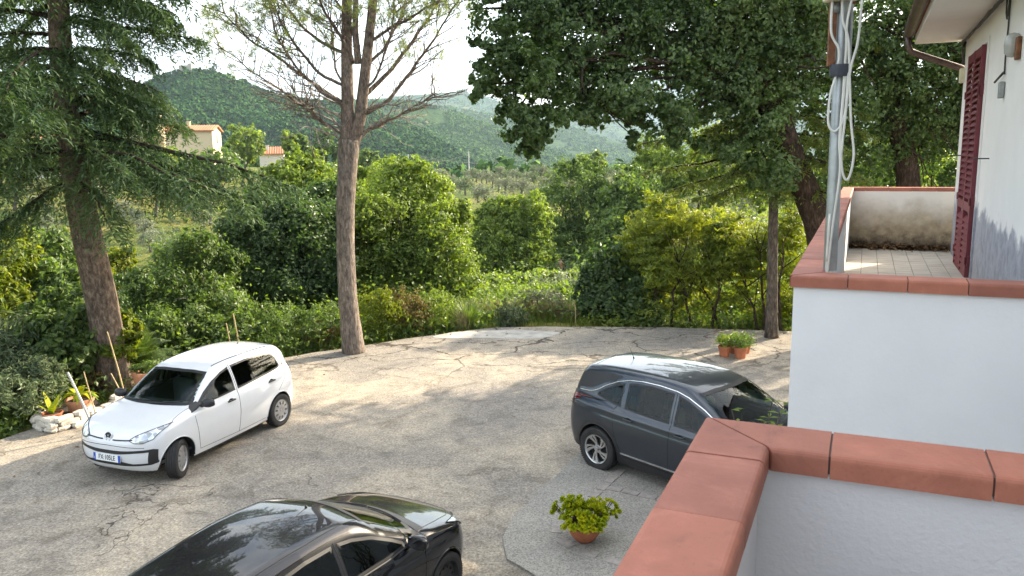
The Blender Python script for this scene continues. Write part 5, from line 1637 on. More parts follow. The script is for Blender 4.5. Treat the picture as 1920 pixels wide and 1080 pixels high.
# ---- the big cedar at the left
def needle_branch(pp, rs, twig, dens, width, Ls, Ws, out, axis_droop=.5):
    """short needle sprays hanging off side twigs of a bough pp (n,3)"""
    n = len(pp); seg = np.linalg.norm(np.diff(pp, axis=0), axis=1).sum()
    m = int(dens * seg)
    t = rs.rand(m) ** .8 * .95 + .05; x = t * (n - 1); i = np.minimum(x.astype(int), n - 2); f = (x - i)[:, None]
    o = pp[i] * (1 - f) + pp[i + 1] * f
    d = pp[i + 1] - pp[i]; d /= np.linalg.norm(d, axis=1, keepdims=True)
    side = np.cross(d, [0, 0, 1.0]); side /= np.linalg.norm(side, axis=1, keepdims=True) + 1e-9
    sg = rs.choice([-1, 1], m)[:, None]
    tl = twig * (1.05 - .75 * t)[:, None] * rs.uniform(.5, 1.25, (m, 1))
    dirn = side * sg * .8 + d * rs.uniform(.3, .9, (m, 1)); dirn[:, 2] -= rs.uniform(.05, .45, m); dirn /= np.linalg.norm(dirn, axis=1, keepdims=True)
    per = 16
    s = np.tile(np.linspace(.08, 1, per), m); k = np.repeat(np.arange(m), per)
    P = o[k] + dirn[k] * (tl[k] * s[:, None]); P[:, 2] -= (s ** 2) * tl[k][:, 0] * axis_droop
    P += rs.normal(size=P.shape) * .028 * np.array([1, 1, .8])
    ax = dirn[k] + rs.normal(size=P.shape) * .45; ax[:, 2] -= .35 + s * .7
    N = rs.normal(size=P.shape) * .5 + np.array([0, 0, 1.0]); N /= np.linalg.norm(N, axis=1, keepdims=True)
    out.append((P, N, ax))


def conifer(name, label, trunk_px, tr, dist, boughs, seed, leaf, barkm, twig=.75, dens=22, Ls=.13, Ws=.030, droop=.5, sink=0):
    rs = np.random.RandomState(seed)
    tp = np.array([at(x, y, d) for x, y, d in trunk_px])
    base = tp[0].copy(); base[2] = (tz(base[0], base[1]) if pad_dist(base[0], base[1]) > 0 else 0) - sink
    tp[0] = base
    root = thing(name, label, 'tree', base)
    tt = resamp(tp, 40)
    rad = np.interp(np.linspace(0, 1, 40), [0, .06, .5, 1], [tr * 1.25, tr, tr * .7, tr * .25])
    MB().tube(tt, rad, 18).build('trunk', barkm, root, smooth=True, origin=base)
    out = []; mb = MB()
    for (z0, L, ang, rise, sag) in boughs(rs):
        i = int(np.argmin(np.abs(tt[:, 2] - z0))); p0 = tt[i]
        d = np.array([math.sin(ang), math.cos(ang), 0])
        t = np.linspace(0, 1, 14)
        pp = p0 + d * (L * t)[:, None]; pp[:, 2] += L * (rise * t - sag * t ** 2)
        pp += np.cumsum(rs.normal(size=pp.shape) * .018 * L / 3, 0)
        mb.tube(pp, np.linspace(max(.02, .018 * L), .008, 14), 6)
        needle_branch(pp, rs, twig * min(1, .45 + L / 5), dens, 0, Ls, Ws, out, droop)
    mb.build('bough', m_barkO, root, smooth=True, origin=base)
    P = np.concatenate([o[0] for o in out]); N = np.concatenate([o[1] for o in out]); A = np.concatenate([o[2] for o in out])
    V, F = leaf_quads(P, N, Ls, Ws, rs, axis=A)
    MB().add(V, F).build('crown', LF[leaf], root, origin=base)
    return root


def cedar_boughs(rs):
    out = []
    z = 4.9
    while z < 14.5:
        L0 = 4.3 * max(.25, 1 - (z - 4.5) / 13)
        n = 6 if z < 9 else 5
        a0 = rs.rand() * 6.28
        for k in range(n):
            a = a0 + k * 2 * PI / n + rs.uniform(-.35, .35)
            L = L0 * rs.uniform(.65, 1.12)
            if 5.3 < z < 7.3 and math.cos(a - R_(92)) > .45: L = min(L, 1.7)
            if z >= 7.3 and math.cos(a - R_(92)) > .3: L = min(L, 2.1)
            if z <= 5.3 and math.cos(a - R_(92)) > .6: L = min(L, 2.6)
            out.append((z + rs.uniform(-.2, .2), L, a, rs.uniform(.02, .25), rs.uniform(.2, .42)))
        z += rs.uniform(.42, .62)
    # boughs the photograph shows clearly
    out += [(5.35, 4.3, R_(88), -.06, .20), (5.1, 3.9, R_(102), -.06, .22), (4.9, 3.2, R_(76), -.08, .25), (5.0, 3.6, R_(118), -.05, .22), (4.6, 2.6, R_(95), -.08, .28), (4.5, 2.4, R_(140), -.05, .35),
            (4.2, 2.3, R_(-100), -.35, .45), (4.5, 2.0, R_(-120), -.2, .5), (4.8, 2.8, R_(-80), -.05, .3),
            (7.5, 2.7, R_(90), .04, .2), (8.1, 2.4, R_(86), .06, .18), (7.8, 2.3, R_(100), .04, .2), (6.6, 1.9, R_(92), .02, .3), (5.9, 1.6, R_(88), .0, .35)]
    return out


conifer('cedar_tree', 'large cedar with drooping dark boughs and leaning trunk at the left', [(214, 690, 18.4), (190, 560, 18.2), (163, 440, 18), (140, 320, 18), (122, 200, 18), (112, 60, 18), (104, -150, 18), (100, -420, 18)], .33, 18.2, cedar_boughs, 71, 'cedar', m_barkC, twig=1.05, dens=36, Ls=.16, Ws=.030, droop=.75, sink=.1)


def fir_boughs(rs):
    out = []
    for z in np.arange(4.0, 9.0, .5):
        for k in range(5):
            a = rs.rand() * 6.28
            out.append((z, rs.uniform(1.6, 2.8), a, .05, .25))
    out += [(5.0, 3.4, R_(-92), .04, .10), (4.6, 3.1, R_(-84), .0, .12), (4.2, 2.6, R_(-95), -.05, .12), (3.9, 1.9, R_(-80), -.05, .15), (5.5, 2.8, R_(-98), .08, .14), (3.8, 1.5, R_(90), 0, .2)]
    return out


conifer('fir_tree', 'straight-trunked fir at the far edge of the driveway with flat spreading boughs', [(1447, 617, 20.9), (1448, 520, 20.9), (1450, 400, 20.9), (1453, 200, 20.9), (1456, -60, 20.9)], .145, 20.9, fir_boughs, 72, 'fir', m_barkG, twig=.8, dens=20, Ls=.14, Ws=.03, droop=.25)

# ---- the tall pine
def pine():
    rs = np.random.RandomState(81); D = 19.4
    base = at(663, 655, D); base[2] = .0
    root = thing('pine_tree', 'tall pine with bare forking trunk and sparse airy crown beside the driveway', 'tree', base)
    main = [(663, 655, .29), (652, 560, .23), (648, 470, .215), (648, 380, .21), (652, 300, .225), (655, 262, .25)]
    P = np.array([at(x, y, D) for x, y, _ in main]); P[0, 2] = -.05
    Rr = np.array([r for *_, r in main])
    t = np.linspace(0, 1, 40); tt = resamp(P, 40)
    MB().tube(tt, np.interp(t, np.linspace(0, 1, 6), Rr) * (1 + rs.normal(size=40) * .012), 18).build('trunk', m_barkP, root, smooth=True, origin=base)
    forks = [([(650, 275, 0), (652, 200, .0), (650, 100, .05), (650, 0, .1), (648, -120, .1)], (.165, .09)),
             ([(662, 275, 0), (676, 215, -.1), (682, 160, -.15), (690, 90, -.2), (700, 0, -.25), (710, -110, -.3)], (.15, .075)),
             ([(672, 120, -.1), (666, 60, -.2), (668, -60, -.3)], (.085, .05))]
    mb = MB(); paths = []
    for pts, (r0, r1) in forks:
        p = np.array([at(x, y, D + d) for x, y, d in pts]); p = resamp(p, 20)
        mb.tube(p, np.linspace(r0, r1, 20), 12)
    mb.build('fork', m_barkPr, root, smooth=True, origin=base)
    limbs = [((648, 200), (600, 165), (540, 120), (470, 75), (420, 20), (405, -60), 0.8, .055), ((646, 160), (600, 140), (560, 95), (520, 40), (500, -30), (490, -90), -1.2, .05),
             ((645, 100), (610, 85), (575, 60), (540, 20), (505, -40), (480, -90), 1.2, .055), ((665, 120), (640, 70), (615, 30), (590, -20), (570, -60), (560, -90), -.8, .06),
             ((648, 200), (610, 180), (560, 130), (520, 60), (510, 0), (505, -60), -1.8, .045), ((648, 255), (610, 235), (560, 195), (500, 150), (440, 105), (400, 80), 1.5, .04),
             ((684, 180), (720, 150), (765, 95), (800, 40), (830, -10), (850, -60), .9, .075), ((680, 215), (720, 190), (760, 140), (800, 85), (840, 30), (880, -30), -1.0, .065),
             ((690, 120), (720, 95), (750, 40), (765, -10), (775, -60), (780, -100), 1.5, .05), ((692, 80), (730, 55), (780, 20), (820, -5), (860, -40), (880, -80), -1.6, .05),
             ((684, 170), (705, 150), (730, 100), (745, 50), (755, 0), (760, -60), -2, .04), ((678, 245), (715, 232), (750, 210), (785, 190), (810, 178), (835, 172), .6, .04),
             ((640, 250), (615, 230), (590, 215), (570, 185), (555, 165), (545, 150), -1, .035), ((650, 170), (628, 130), (620, 80), (618, 20), (620, -40), (625, -90), 1.0, .035),
             ((672, 90), (650, 40), (630, 10), (600, -20), (580, -50), (560, -80), -1.5, .05), ((690, 60), (700, 10), (720, -40), (740, -80), (750, -100), (760, -130), 1.2, .05)]
    tufts = []
    bm_ = MB()
    for L in limbs:
        pts = L[:6]; dz, r = L[6], L[7]
        p = np.array([at(x, y, D + dz * (i / 5) ** 1.1) for i, (x, y) in enumerate(pts)])
        p = resamp(p, 24) + np.cumsum(rs.normal(size=(24, 3)) * .012, 0)
        bm_.tube(p, np.linspace(r * .8, .010, 24), 7)
        for q in range(22):
            i = rs.randint(4, 23); f = i / 23
            d = nrm(p[min(i + 1, 23)] - p[i - 1]); w = rs.normal(size=3); w[2] = abs(w[2]) * .3 - .1
            e = p[i] + nrm(d * .7 + nrm(w) * .75) * rs.uniform(.5, 1.7) * (1.1 - f * .3)
            s = limb(p[i], e, rs, rs.uniform(-.1, .05), .06, 8)
            bm_.tube(s, np.linspace(.014, .004, 8), 4)
            for v in range(3):
                j = rs.randint(2, 8); e2 = s[min(j, 7)] + nrm(e - p[i] + rs.normal(size=3) * .9) * rs.uniform(.25, .7)
                s2 = limb(s[min(j, 7)], e2, rs, 0, .06, 5); bm_.tube(s2, np.linspace(.007, .003, 5), 3)
                if e2[2] > 7.5 + rs.normal() * .6 and rs.rand() < .55: tufts.append((e2, nrm(e2 - s2[0])))
            if e[2] > 7.3 + rs.normal() * .5: tufts.append((e, nrm(e - s[0])))
        if p[-1][2] > 7: tufts += [(p[-1], nrm(p[-1] - p[-2])), (p[-3], nrm(p[-1] - p[-2]))]
    bm_.build('branch', m_barkPr, root, smooth=True, origin=base)
    dw = MB()
    for x0, y0, x1, y1, dz in ((648, 255, 610, 232, .3), (640, 262, 590, 215, -.4), (650, 262, 575, 165, .5), (680, 250, 720, 225, .2), (668, 235, 722, 175, -.6), (675, 262, 750, 205, .6), (640, 240, 480, 170, 1.2),
                               (645, 225, 430, 130, -1.3), (655, 205, 540, 175, .9), (640, 265, 560, 235, -1.0), (690, 245, 800, 215, 1.2), (640, 190, 560, 160, -1.8), (640, 215, 520, 205, 1.8), (690, 205, 790, 190, -1.5)):
        p = limb(at(x0, y0, D), at(x1, y1, D + dz), rs, .06, .05, 12); dw.tube(p, np.linspace(.028, .006, 12), 5)
        for q in range(7):
            i = rs.randint(3, 11); e = p[i] + nrm(p[-1] - p[0] + rs.normal(size=3)) * rs.uniform(.3, 1.2); dw.tube(limb(p[i], e, rs, -.1, .1, 6), np.linspace(.008, .003, 6), 4)
    dw.build('dead_branch', m_dead, root, smooth=True, origin=base)
    C = []; Nn = []; A = []
    for (e, d) in tufts:
        for q in range(3):
            cc = e + rs.normal(size=3) * .12
            m = 26; dd = rs.normal(size=(m, 3)) * .75 + d * .6 + np.array([0, 0, .35]); dd /= np.linalg.norm(dd, axis=1, keepdims=True)
            C.append(cc + dd * .07); A.append(dd); n_ = rs.normal(size=(m, 3)); Nn.append(n_ / np.linalg.norm(n_, axis=1, keepdims=True))
    C = np.concatenate(C); A = np.concatenate(A); Nn = np.concatenate(Nn)
    Nn -= A * (A * Nn).sum(1, keepdims=True); Nn /= np.linalg.norm(Nn, axis=1, keepdims=True)
    V, F = leaf_quads(C, Nn, .15, .009, rs, axis=A * 4)
    MB().add(V, F).build('needles', LF['pine'], root, origin=base)
pine()

# ---- the oak over the terrace
def oak(label, base, trunk, r0, blobs, n, seed, name='oak_tree'):
    rs = np.random.RandomState(seed)
    root = thing(name, label, 'tree', base)
    tp = resamp(np.array([base] + trunk), 24)
    mb = MB().tube(tp, np.linspace(r0 * 1.3, r0 * .6, 24), 14)
    B = np.array(blobs)
    big = B[(B[:, 3] > .6) & (B[:, 5] > .6)]
    for b in B:
        if b[3] <= .6 or b[5] <= .6:
            q = big[np.argmin(np.linalg.norm(big[:, :3] - b[:3], axis=1))]
            mb.tube(limb(q[:3], b[:3], rs, .05, .06, 8), np.linspace(.03, .008, 8), 5); continue
        i = rs.randint(15, 24); s = tp[i]
        p = limb(s, b[:3] + np.array([0, 0, b[5] * .35]), rs, .10, .05, 12); mb.tube(p, np.linspace(r0 * .24, .02, 12), 8)
        for q in range(6):
            j = rs.randint(5, 12); e = b[:3] + rs.normal(size=3) * b[3:6] * .55
            mb.tube(limb(p[j], e, rs, .03, .08, 7), np.linspace(.045, .01, 7), 5)
    mb.build('trunk', m_barkO, root, smooth=True, origin=base)
    P, N = crown_pts(lumpy(blobs, rs, 5, .3, .5), n, rs, .17, .2, 42, .9)
    V, F = leaf_quads(P, N, .105, .068, rs, .25)
    MB().add(V, F).build('crown', LF['oak'], root, origin=base)
ob = base_at(1590, 20.5); ob[2] = 0
ok1 = [blob(960, 40, 80, 60, 17.5), blob(925, 120, 45, 55, 17.2), blob(1000, 150, 75, 70, 17.3), blob(985, 235, 40, 50, 17.0, .7), blob(1050, 60, 90, 70, 18), blob(1090, 165, 80, 60, 17.8), blob(1040, 220, 34, 30, 17.2, .5), blob(1150, 70, 95, 75, 18.5),
       blob(1180, 190, 60, 45, 18, 1.1), blob(1185, 245, 14, 26, 17.8, .3), blob(1260, 90, 95, 80, 19), blob(1255, 220, 45, 45, 18.2, .9), blob(1340, 170, 80, 70, 19), blob(1370, 60, 95, 80, 19.5), blob(1460, 140, 90, 80, 20), blob(1420, 240, 75, 50, 19.4), blob(1350, 280, 45, 25, 19, .8),
       blob(930, -40, 60, 40, 17.6), blob(1080, -40, 120, 60, 18.4), blob(1280, -40, 130, 70, 19.4), blob(1480, 20, 100, 80, 20), blob(1440, 320, 50, 40, 19.4, 1.0),
       blob(1000, 265, 22, 24, 17, .4, 1.3), blob(965, 255, 16, 18, 17, .4, 1.3), blob(1190, 262, 11, 16, 17.8, .3, 1.4), blob(1275, 258, 22, 22, 18.4, .5, 1.2), blob(1100, 215, 30, 18, 17.6, .6, 1.2), blob(900, 165, 20, 26, 17, .5, 1.2)]
oak('huge dark oak whose canopy overhangs the driveway, behind the steel mast', ob, [at(1535, 415, 20.3), at(1495, 320, 20.2), at(1460, 220, 20.0), at(1400, 110, 19.6)], .34, ok1, 128000, 91)
ob2 = base_at(1730, 23); ob2[2] = 0
ok2 = [blob(1560, 80, 80, 80, 21.5), blob(1640, 60, 90, 80, 22), blob(1600, 190, 90, 80, 22), blob(1700, 160, 90, 80, 23), blob(1780, 80, 100, 90, 23), blob(1760, 230, 80, 60, 23.5), blob(1650, 290, 70, 50, 23), blob(1560, 300, 60, 60, 22.5), blob(1740, 320, 70, 50, 24), blob(1700, -20, 120, 60, 22), blob(1850, 200, 90, 100, 24), blob(1900, 60, 110, 100, 24)]
oak('second dark oak close behind the terrace, its crown against the house eaves', ob2, [at(1700, 300, 23), at(1672, 200, 22.8), at(1650, 120, 22.5), at(1630, 40, 22)], .30, ok2, 75000, 92)

ob3 = np.array([12.4, 20.2, 0.])  # unseen oak, added behind the house to cast shade over the driveway
oak('third oak added out of view behind the house to shade the driveway', ob3, [np.array([12.4, 20.2, 2.5]), np.array([12.3, 20.3, 4.5]), np.array([12.3, 20.2, 6.5])], .3,
    [(12.3, 20.2, 6.5, 2.4, 2.6, 2.4, 1), (11.6, 20.5, 8.4, 2.0, 2.2, 2, 1), (13.5, 21.5, 7.6, 2.4, 2.4, 2, 1), (15.5, 22.0, 6.5, 2.6, 2.6, 2.4, 1)], 16000, 93)

# ------------------------------------------------------------------ undergrowth and grasses (uncountable)
def scatter(azr, rr, n, seed, maxh, mask=None):
    rs = np.random.RandomState(seed)
    az = np.radians(rs.uniform(azr[0], azr[1], n)); r = rs.uniform(rr[0] ** .5, rr[1] ** .5, n) ** 2
    x, y = r * np.sin(az), r * np.cos(az); d = pad_dist(x, y)
    m = d > .25
    if mask is not None: m &= mask(x, y, r, np.degrees(az))
    x, y, r = x[m], y[m], r[m]
    return rs, x, y, terrain(x, y), d[m]


def mass(name, lab, azr, rr, n, seed, leaf, L, Wd, hgt, mask=None, per=26, spread=.5):
    rs, x, y, z, d = scatter(azr, rr, n, seed, hgt, mask)
    k = len(x); h = hgt * rs.uniform(.35, 1.2, k) * np.clip(.35 + d / 4, 0, 1)
    idx = np.repeat(np.arange(k), per)
    off = rs.normal(size=(len(idx), 3)); off[:, :2] *= spread * np.clip(h[idx], .3, 3)[:, None] * .8
    P = np.stack([x[idx] + off[:, 0], y[idx] + off[:, 1], z[idx] + np.abs(off[:, 2]) * .55 * h[idx]], -1)
    ok = pad_dist(P[:, 0], P[:, 1]) > .02
    P = P[ok]; off = off[ok]
    N = off * np.array([.6, .6, .5]) + rs.normal(size=P.shape) * .5 + np.array([0, -.1, .6]); N /= np.linalg.norm(N, axis=1, keepdims=True)
    V, F = leaf_quads(P, N, L, Wd, rs)
    return tag(MB().add(V, F).build(name, LF[leaf]), lab, name.replace('_', ' '), kind='stuff')


nf = lambda s, t, o: (lambda x, y, r, a: fbm(x / s + o, y / s - o, 3) > t)
mass('undergrowth', 'tangled green undergrowth covering the bank below the driveway', (-37, 30), (15, 32), 3200, 101, 'mid', .13, .075, 1.3, nf(5, -.06, 3))
mass('undergrowth', 'tangled bright green undergrowth covering the bank below the driveway', (-37, 30), (15, 36), 2000, 102, 'bright', .13, .07, 1.1, nf(4, .0, 30))
mass('undergrowth', 'scrub and bushes filling the dip behind the garden trees', (-36, 26), (32, 75), 2300, 103, 'mid', .30, .16, 2.0, lambda x, y, r, a: (fbm(x / 14, y / 14, 3) > np.where(a < -11, .07, -.02)) & ~((np.abs(a + 1) < 6) & (r < 52)))
mass('undergrowth', 'pale scrub between the olive trees', (-36, 26), (60, 220), 2500, 104, 'sage', .42, .2, 1.5, nf(22, .03, 8))
mass('undergrowth', 'yellow-green bushes between the olive trees', (-36, 26), (70, 230), 1800, 105, 'bright', .5, .26, 2.2, nf(26, .05, 44))


def blades(name, lab, azr, rr, n, seed, leaf, h, w, mask=None, lean=.35, d_max=None):
    rs, x, y, z, d = scatter(azr, rr, n, seed, h, mask)
    if d_max: k = d < d_max; x, y, z, d = x[k], y[k], z[k], d[k]
    n = len(x); hh = h * rs.uniform(.45, 1.25, n); a = rs.rand(n) * 6.28
    lx, ly = rs.normal(size=n) * lean * hh, rs.normal(size=n) * lean * hh
    b = np.stack([x, y, z - .02], -1); s = np.stack([np.cos(a) * w, np.sin(a) * w, a * 0], -1)
    mid = b + np.stack([lx * .35, ly * .35, hh * .6], -1); tip = b + np.stack([lx, ly, hh], -1)
    V = np.stack([b - s, b + s, mid + s * .8, tip, mid - s * .8], 1).reshape(-1, 3)
    F = np.arange(n * 5).reshape(-1, 5)
    return tag(MB().add(V, F).build(name, LF[leaf]), lab, 'grass', kind='stuff')


blades('grass', 'green grass fringe along the edge of the driveway', (-37, 24), (12.5, 25), 42000, 111, 'grass', .26, .006, d_max=2.4)
blades('tall_grass', 'dry tall straw-coloured grass at the far edge', (-4, 8), (20.5, 27), 14000, 112, 'straw', .62, .007, nf(2.2, -.04, 5), d_max=4)
blades('tall_grass', 'fresh tall grass on the bank', (-20, 6), (17, 26), 9000, 113, 'grass', .5, .010, nf(1.8, .0, 15), d_max=3)


def tuft(name, label, cat, pos, n, h, w, leaf, seed, spread=.12, arch=.9, group=None):
    """arching strap leaves from one root"""
    rs = np.random.RandomState(seed); root = thing(name, label, cat, pos, 0, group); mb = MB()
    for i in range(n):
        a = rs.rand() * 6.28; L = h * rs.uniform(.6, 1.15); k = 7
        t = np.linspace(0, 1, k); out = L * arch * rs.uniform(.15, .9)
        c = np.stack([np.cos(a) * (rs.rand() * spread + out * t ** 1.6), np.sin(a) * (rs.rand() * spread + out * t ** 1.6), L * (t - .45 * t ** 2.6 * (out / L))], -1)
        s = np.array([-math.sin(a), math.cos(a), 0]) * w * (1.05 - t ** 2)[:, None] * .5
        mb.grid(np.stack([c - s, c + s], 1))
    mb.build('leaves', LF[leaf], root)
    return root


def edge_pt(px, py, back=.0):
    p = on_z(px, py, 0); r = math.hypot(p[0], p[1]); p = p * ((r + back) / r)
    return np.array([p[0], p[1], 0 if pad_dist(p[0], p[1]) < 0 else tz(p[0], p[1])])


def small_shrub(label, px, py, back, rx, rz, n, leaf, seed, L=.07, Wd=.04, cat='shrub', name='low_shrub'):
    p = edge_pt(px, py, back)
    rs = np.random.RandomState(seed)
    bl = [(p[0] + rs.uniform(-.5, .5) * rx, p[1] + rs.uniform(-.4, .4) * rx, p[2] + rz * rs.uniform(.45, .8), rx * .6, rx * .5, rz * .5, 1) for _ in range(4)]
    return tree(name, label, cat, bl, n, leaf, L, Wd, p, seed, m_barkO, .02, limbs=4, clump=.28, part='foliage')


small_shrub('green bush with rusty tips right behind the white hatchback, on the verge', 560, 665, .7, .95, .95, 5000, 'mid', 121)
small_shrub('rusty-tinted bush between the white hatchback and the pine trunk', 600, 660, .9, .7, .6, 2600, 'rust', 122)
small_shrub('leafy verge bush just left of the pine foot', 620, 640, 1.2, .7, .8, 2600, 'bright', 123)
small_shrub('yellow-green bush just right of the pine foot', 712, 640, .7, .75, 1.25, 4200, 'yellow', 124)
small_shrub('rust-tinted shrub with pink flower heads on the verge right of the pine', 775, 632, 1.0, .8, 1.0, 3600, 'rust', 125)
small_shrub('bright green verge bush left of the spiky tuft', 820, 625, 1.1, .8, .95, 3600, 'bright', 126)
small_shrub('grey-green round shrub at the verge right of the spiky tuft', 955, 614, .6, .55, .55, 3400, 'sage', 127, .09, .03)
small_shrub('pale flowering shrub behind the grey-green round one', 1015, 608, 2.0, .9, .85, 4200, 'olive', 128, .09, .035)
small_shrub('silvery shrub beside the vine rows, in front of the standing person', 1085, 560, 14, 2.6, 1.8, 5200, 'olive', 129, .22, .07)
small_shrub('low green bush behind the stone border', 182, 748, .5, .42, .42, 2200, 'rust', 130, .05, .03)
small_shrub('bright green bush at the lower left edge of the driveway', 20, 795, .6, .9, .6, 4200, 'mid', 131)
small_shrub('green bush behind the roof of the white hatchback', 470, 650, 1.6, 1.1, 1.1, 5200, 'mid', 132)
small_shrub('ivy-like climber covering the foot of the cedar trunk', 200, 700, -.2, .55, 1.9, 6500, 'dark', 133, .07, .045, 'climber', 'climber')
tuft('spiky_plant', 'dense tuft of dark strap leaves on the verge at the centre', 'plant', edge_pt(880, 620, .7), 170, 1.0, .028, 'mid', 141)
tuft('spiky_plant', 'smaller tuft of strap leaves left of the dense spiky tuft', 'plant', edge_pt(838, 627, .6), 80, .7, .022, 'bright', 142)


def palm(label, pos, h, n, L, seed):
    rs = np.random.RandomState(seed); root = thing('palm', label, 'palm', pos)
    MB().lathe([(.14, 0), (.17, h * .5), (.13, h)], 12).build('trunk', m_barkC, root, smooth=True)
    mb = MB()
    for i in range(n):
        a = rs.rand() * 6.28; e = rs.uniform(.15, 1.1); t = np.linspace(0, 1, 22); l = L * rs.uniform(.8, 1.1)
        rx = l * np.sin(e) * t; rz_ = l * (np.cos(e) * t) - l * .45 * t ** 2.2 * (.4 + np.sin(e))
        c = np.stack([np.cos(a) * rx, np.sin(a) * rx, h + rz_], -1); s = np.array([-math.sin(a), math.cos(a), 0])
        mb.tube(c, np.linspace(.012, .003, 22), 3)
        for k in range(2, 22):
            for sg in (-1, 1):
                ll = L * .26 * math.sin(PI * (k / 22) ** .7) + .03
                tip = c[k] + s * sg * ll * .9 + nrm(c[k] - c[k - 1]) * ll * .45 - np.array([0, 0, ll * .15])
                wv = nrm(c[k] - c[k - 1]) * .010
                mb.add([c[k] - wv, c[k] + wv, tip], [[0, 1, 2]])
    mb.build('fronds', LF['mid'], root)
palm('sago palm with arching fronds behind the windscreen of the white hatchback', edge_pt(262, 712, .2), .45, 46, 1.15, 151)

# ------------------------------------------------------------------ pots
m_pot = terracotta('pot_terracotta', (.42, .15, .075), .75)
m_potl = terracotta('pale_pot_terracotta', (.50, .25, .15), .8)
m_soil = plain('soil', (.05, .035, .025), .95, bs=.6, bscale=40, bd=.02)


def pot(root, r, h, m, bowl=False, soil=True, sc=24):
    if bowl: pr = [(0, 0), (r * .45, 0), (r * .62, h * .15), (r * .86, h * .5), (r * .96, h * .86), (r * 1.02, h * .87), (r * 1.02, h), (r * .93, h), (r * .90, h * .85), (0, h * .8)]
    else: pr = [(0, 0), (r * .70, 0), (r * .72, .01), (r * .90, h * .78), (r * .98, h * .79), (r, h), (r * .91, h), (r * .86, h * .8), (0, h * .8)]
    MB().lathe(pr, sc).build('pot', m, root)
    MB().lathe([(r * .89, h * .84), (0, h * .87)][::-1], sc).build('soil', m_soil, root)


def plant_leaves(root, centre, n, rad, hgt, leaf, L, Wd, seed, up=.6, clump=.3, name='foliage'):
    rs = np.random.RandomState(seed)
    P, N = crown_pts([(centre[0], centre[1], centre[2] + hgt * .5, rad, rad, hgt * .55, 1)], n, rs, clump, .2, 9)
    P = P[P[:, 2] > centre[2] * .85]; N = rs.normal(size=P.shape) * .6 + np.array([0, 0, up]); N /= np.linalg.norm(N, axis=1, keepdims=True)
    V, F = leaf_quads(P, N, L, Wd, rs)
    MB().add(V, F).build(name, LF[leaf], root)


# succulent bowl on the slab
sp = on_z(1096, 1012, .035)
pr_ = thing('potted_succulent', 'terracotta bowl of yellow-green succulent rosettes on the concrete slab', 'potted plant', sp)
pot(pr_, .215, .21, m_pot, bowl=True, sc=36)
rs = np.random.RandomState(161); mb = MB(); st = MB()
for k in range(230):
    a = rs.rand() * 6.28; u = rs.rand() ** .55; rr_k = .33 * u * (1 + .16 * math.sin(3 * a + .6) + .10 * math.sin(5 * a))
    c = np.array([math.cos(a) * rr_k * 1.12, math.sin(a) * rr_k, .235 + .25 * math.sqrt(max(0, 1 - u * u * .8)) * rs.uniform(.25, 1.1) * (1 + .22 * math.sin(2 * a + 2))])
    ax = nrm(np.array([math.cos(a) * u, math.sin(a) * u, 1.0 - .3 * u]) + rs.normal(size=3) * .2)
    e1 = nrm(np.cross(ax, [0, 0, 1.0]) + 1e-3); e2 = np.cross(ax, e1)
    for q in range(13):
        b = q * 2.4; el = .25 + .9 * (q / 13)
        d = nrm((e1 * math.cos(b) + e2 * math.sin(b)) * math.cos(el * 1.3) + ax * math.sin(el * 1.3)); w = nrm(np.cross(d, ax)) * .019
        l = .062 * (1.05 - q / 26)
        mb.add([c, c + d * l * .65 - w, c + d * l + ax * .006, c + d * l * .65 + w], [[0, 1, 2, 3]])
    if k % 3 == 0: st.tube([(c[0] * .3, c[1] * .3, .17), (c[0] * .7, c[1] * .7, (c[2] + .17) / 2), c], .006, 4)
mb.build('rosettes', LF['succ'], pr_); st.build('stem', m_barkG, pr_)

# pots by the far edge
for (px, py, r, h, lb, sd) in ((1358, 668, .15, .25, 'left terracotta pot of green herbs with small white flowers near the far edge', 171), (1388, 671, .16, .26, 'right terracotta pot of green herbs, nearest of the group at the far edge', 172),
                               (1376, 662, .13, .22, 'terracotta pot half hidden behind the two front pots of herbs', 173), (1398, 662, .12, .2, 'small terracotta pot peeping out at the right behind the group of herbs', 174)):
    p = on_z(px, py, 0); t = thing('potted_plant', lb, 'potted plant', (p[0], p[1], 0), 0, 'pots at the far edge')
    pot(t, r, h, m_pot); plant_leaves(t, (0, 0, h * .8), 900, r * 1.45, .32, 'bright' if sd % 2 else 'mid', .05, .025, sd)
    if sd == 171:
        fl_ = MB(); rs = np.random.RandomState(4)
        for q in range(7): fl_.lathe([(0, 0), (.012, .004), (0, .012)], 6, (rs.uniform(-.18, .18), rs.uniform(-.18, .18), h + rs.uniform(.1, .28)))
        fl_.build('flowers', m_plate, t)

# stone border with pots, left
def stone(mb, c, s, rz, rs):
    u = np.linspace(0, PI, 5); w = np.linspace(0, 2 * PI, 9)[:-1]
    U, W_ = np.meshgrid(u, w, indexing='ij')
    sp_ = lambda v, p: np.sign(v) * np.abs(v) ** p
    X = sp_(np.sin(U), .45) * sp_(np.cos(W_), .45) * s[0] / 2; Y = sp_(np.sin(U), .45) * sp_(np.sin(W_), .45) * s[1] / 2; Z = sp_(np.cos(U), .45) * s[2] / 2
    j = 1 + rs.uniform(-.13, .13, X.shape)
    X, Y, Z = X * j, Y * j, Z * (1 + rs.uniform(-.12, .12, X.shape))
    cc, ss = math.cos(rz), math.sin(rz)
    V = np.stack([X * cc - Y * ss + c[0], X * ss + Y * cc + c[1], Z + c[2]], -1)
    V = np.concatenate([V, V[:, :1]], 1)
    mb.grid(V, flip=True)
m_stone = plain('pale_limestone', (.52, .48, .41), .9, var=.25, vs=7, bs=.6, bscale=22, bd=.02)
bp = on_z(130, 790, 0)
bord = thing('stone_border', 'low dry-laid border of pale limestone blocks around the pots at the left', 'stone border', (bp[0], bp[1], 0))
rs = np.random.RandomState(181)
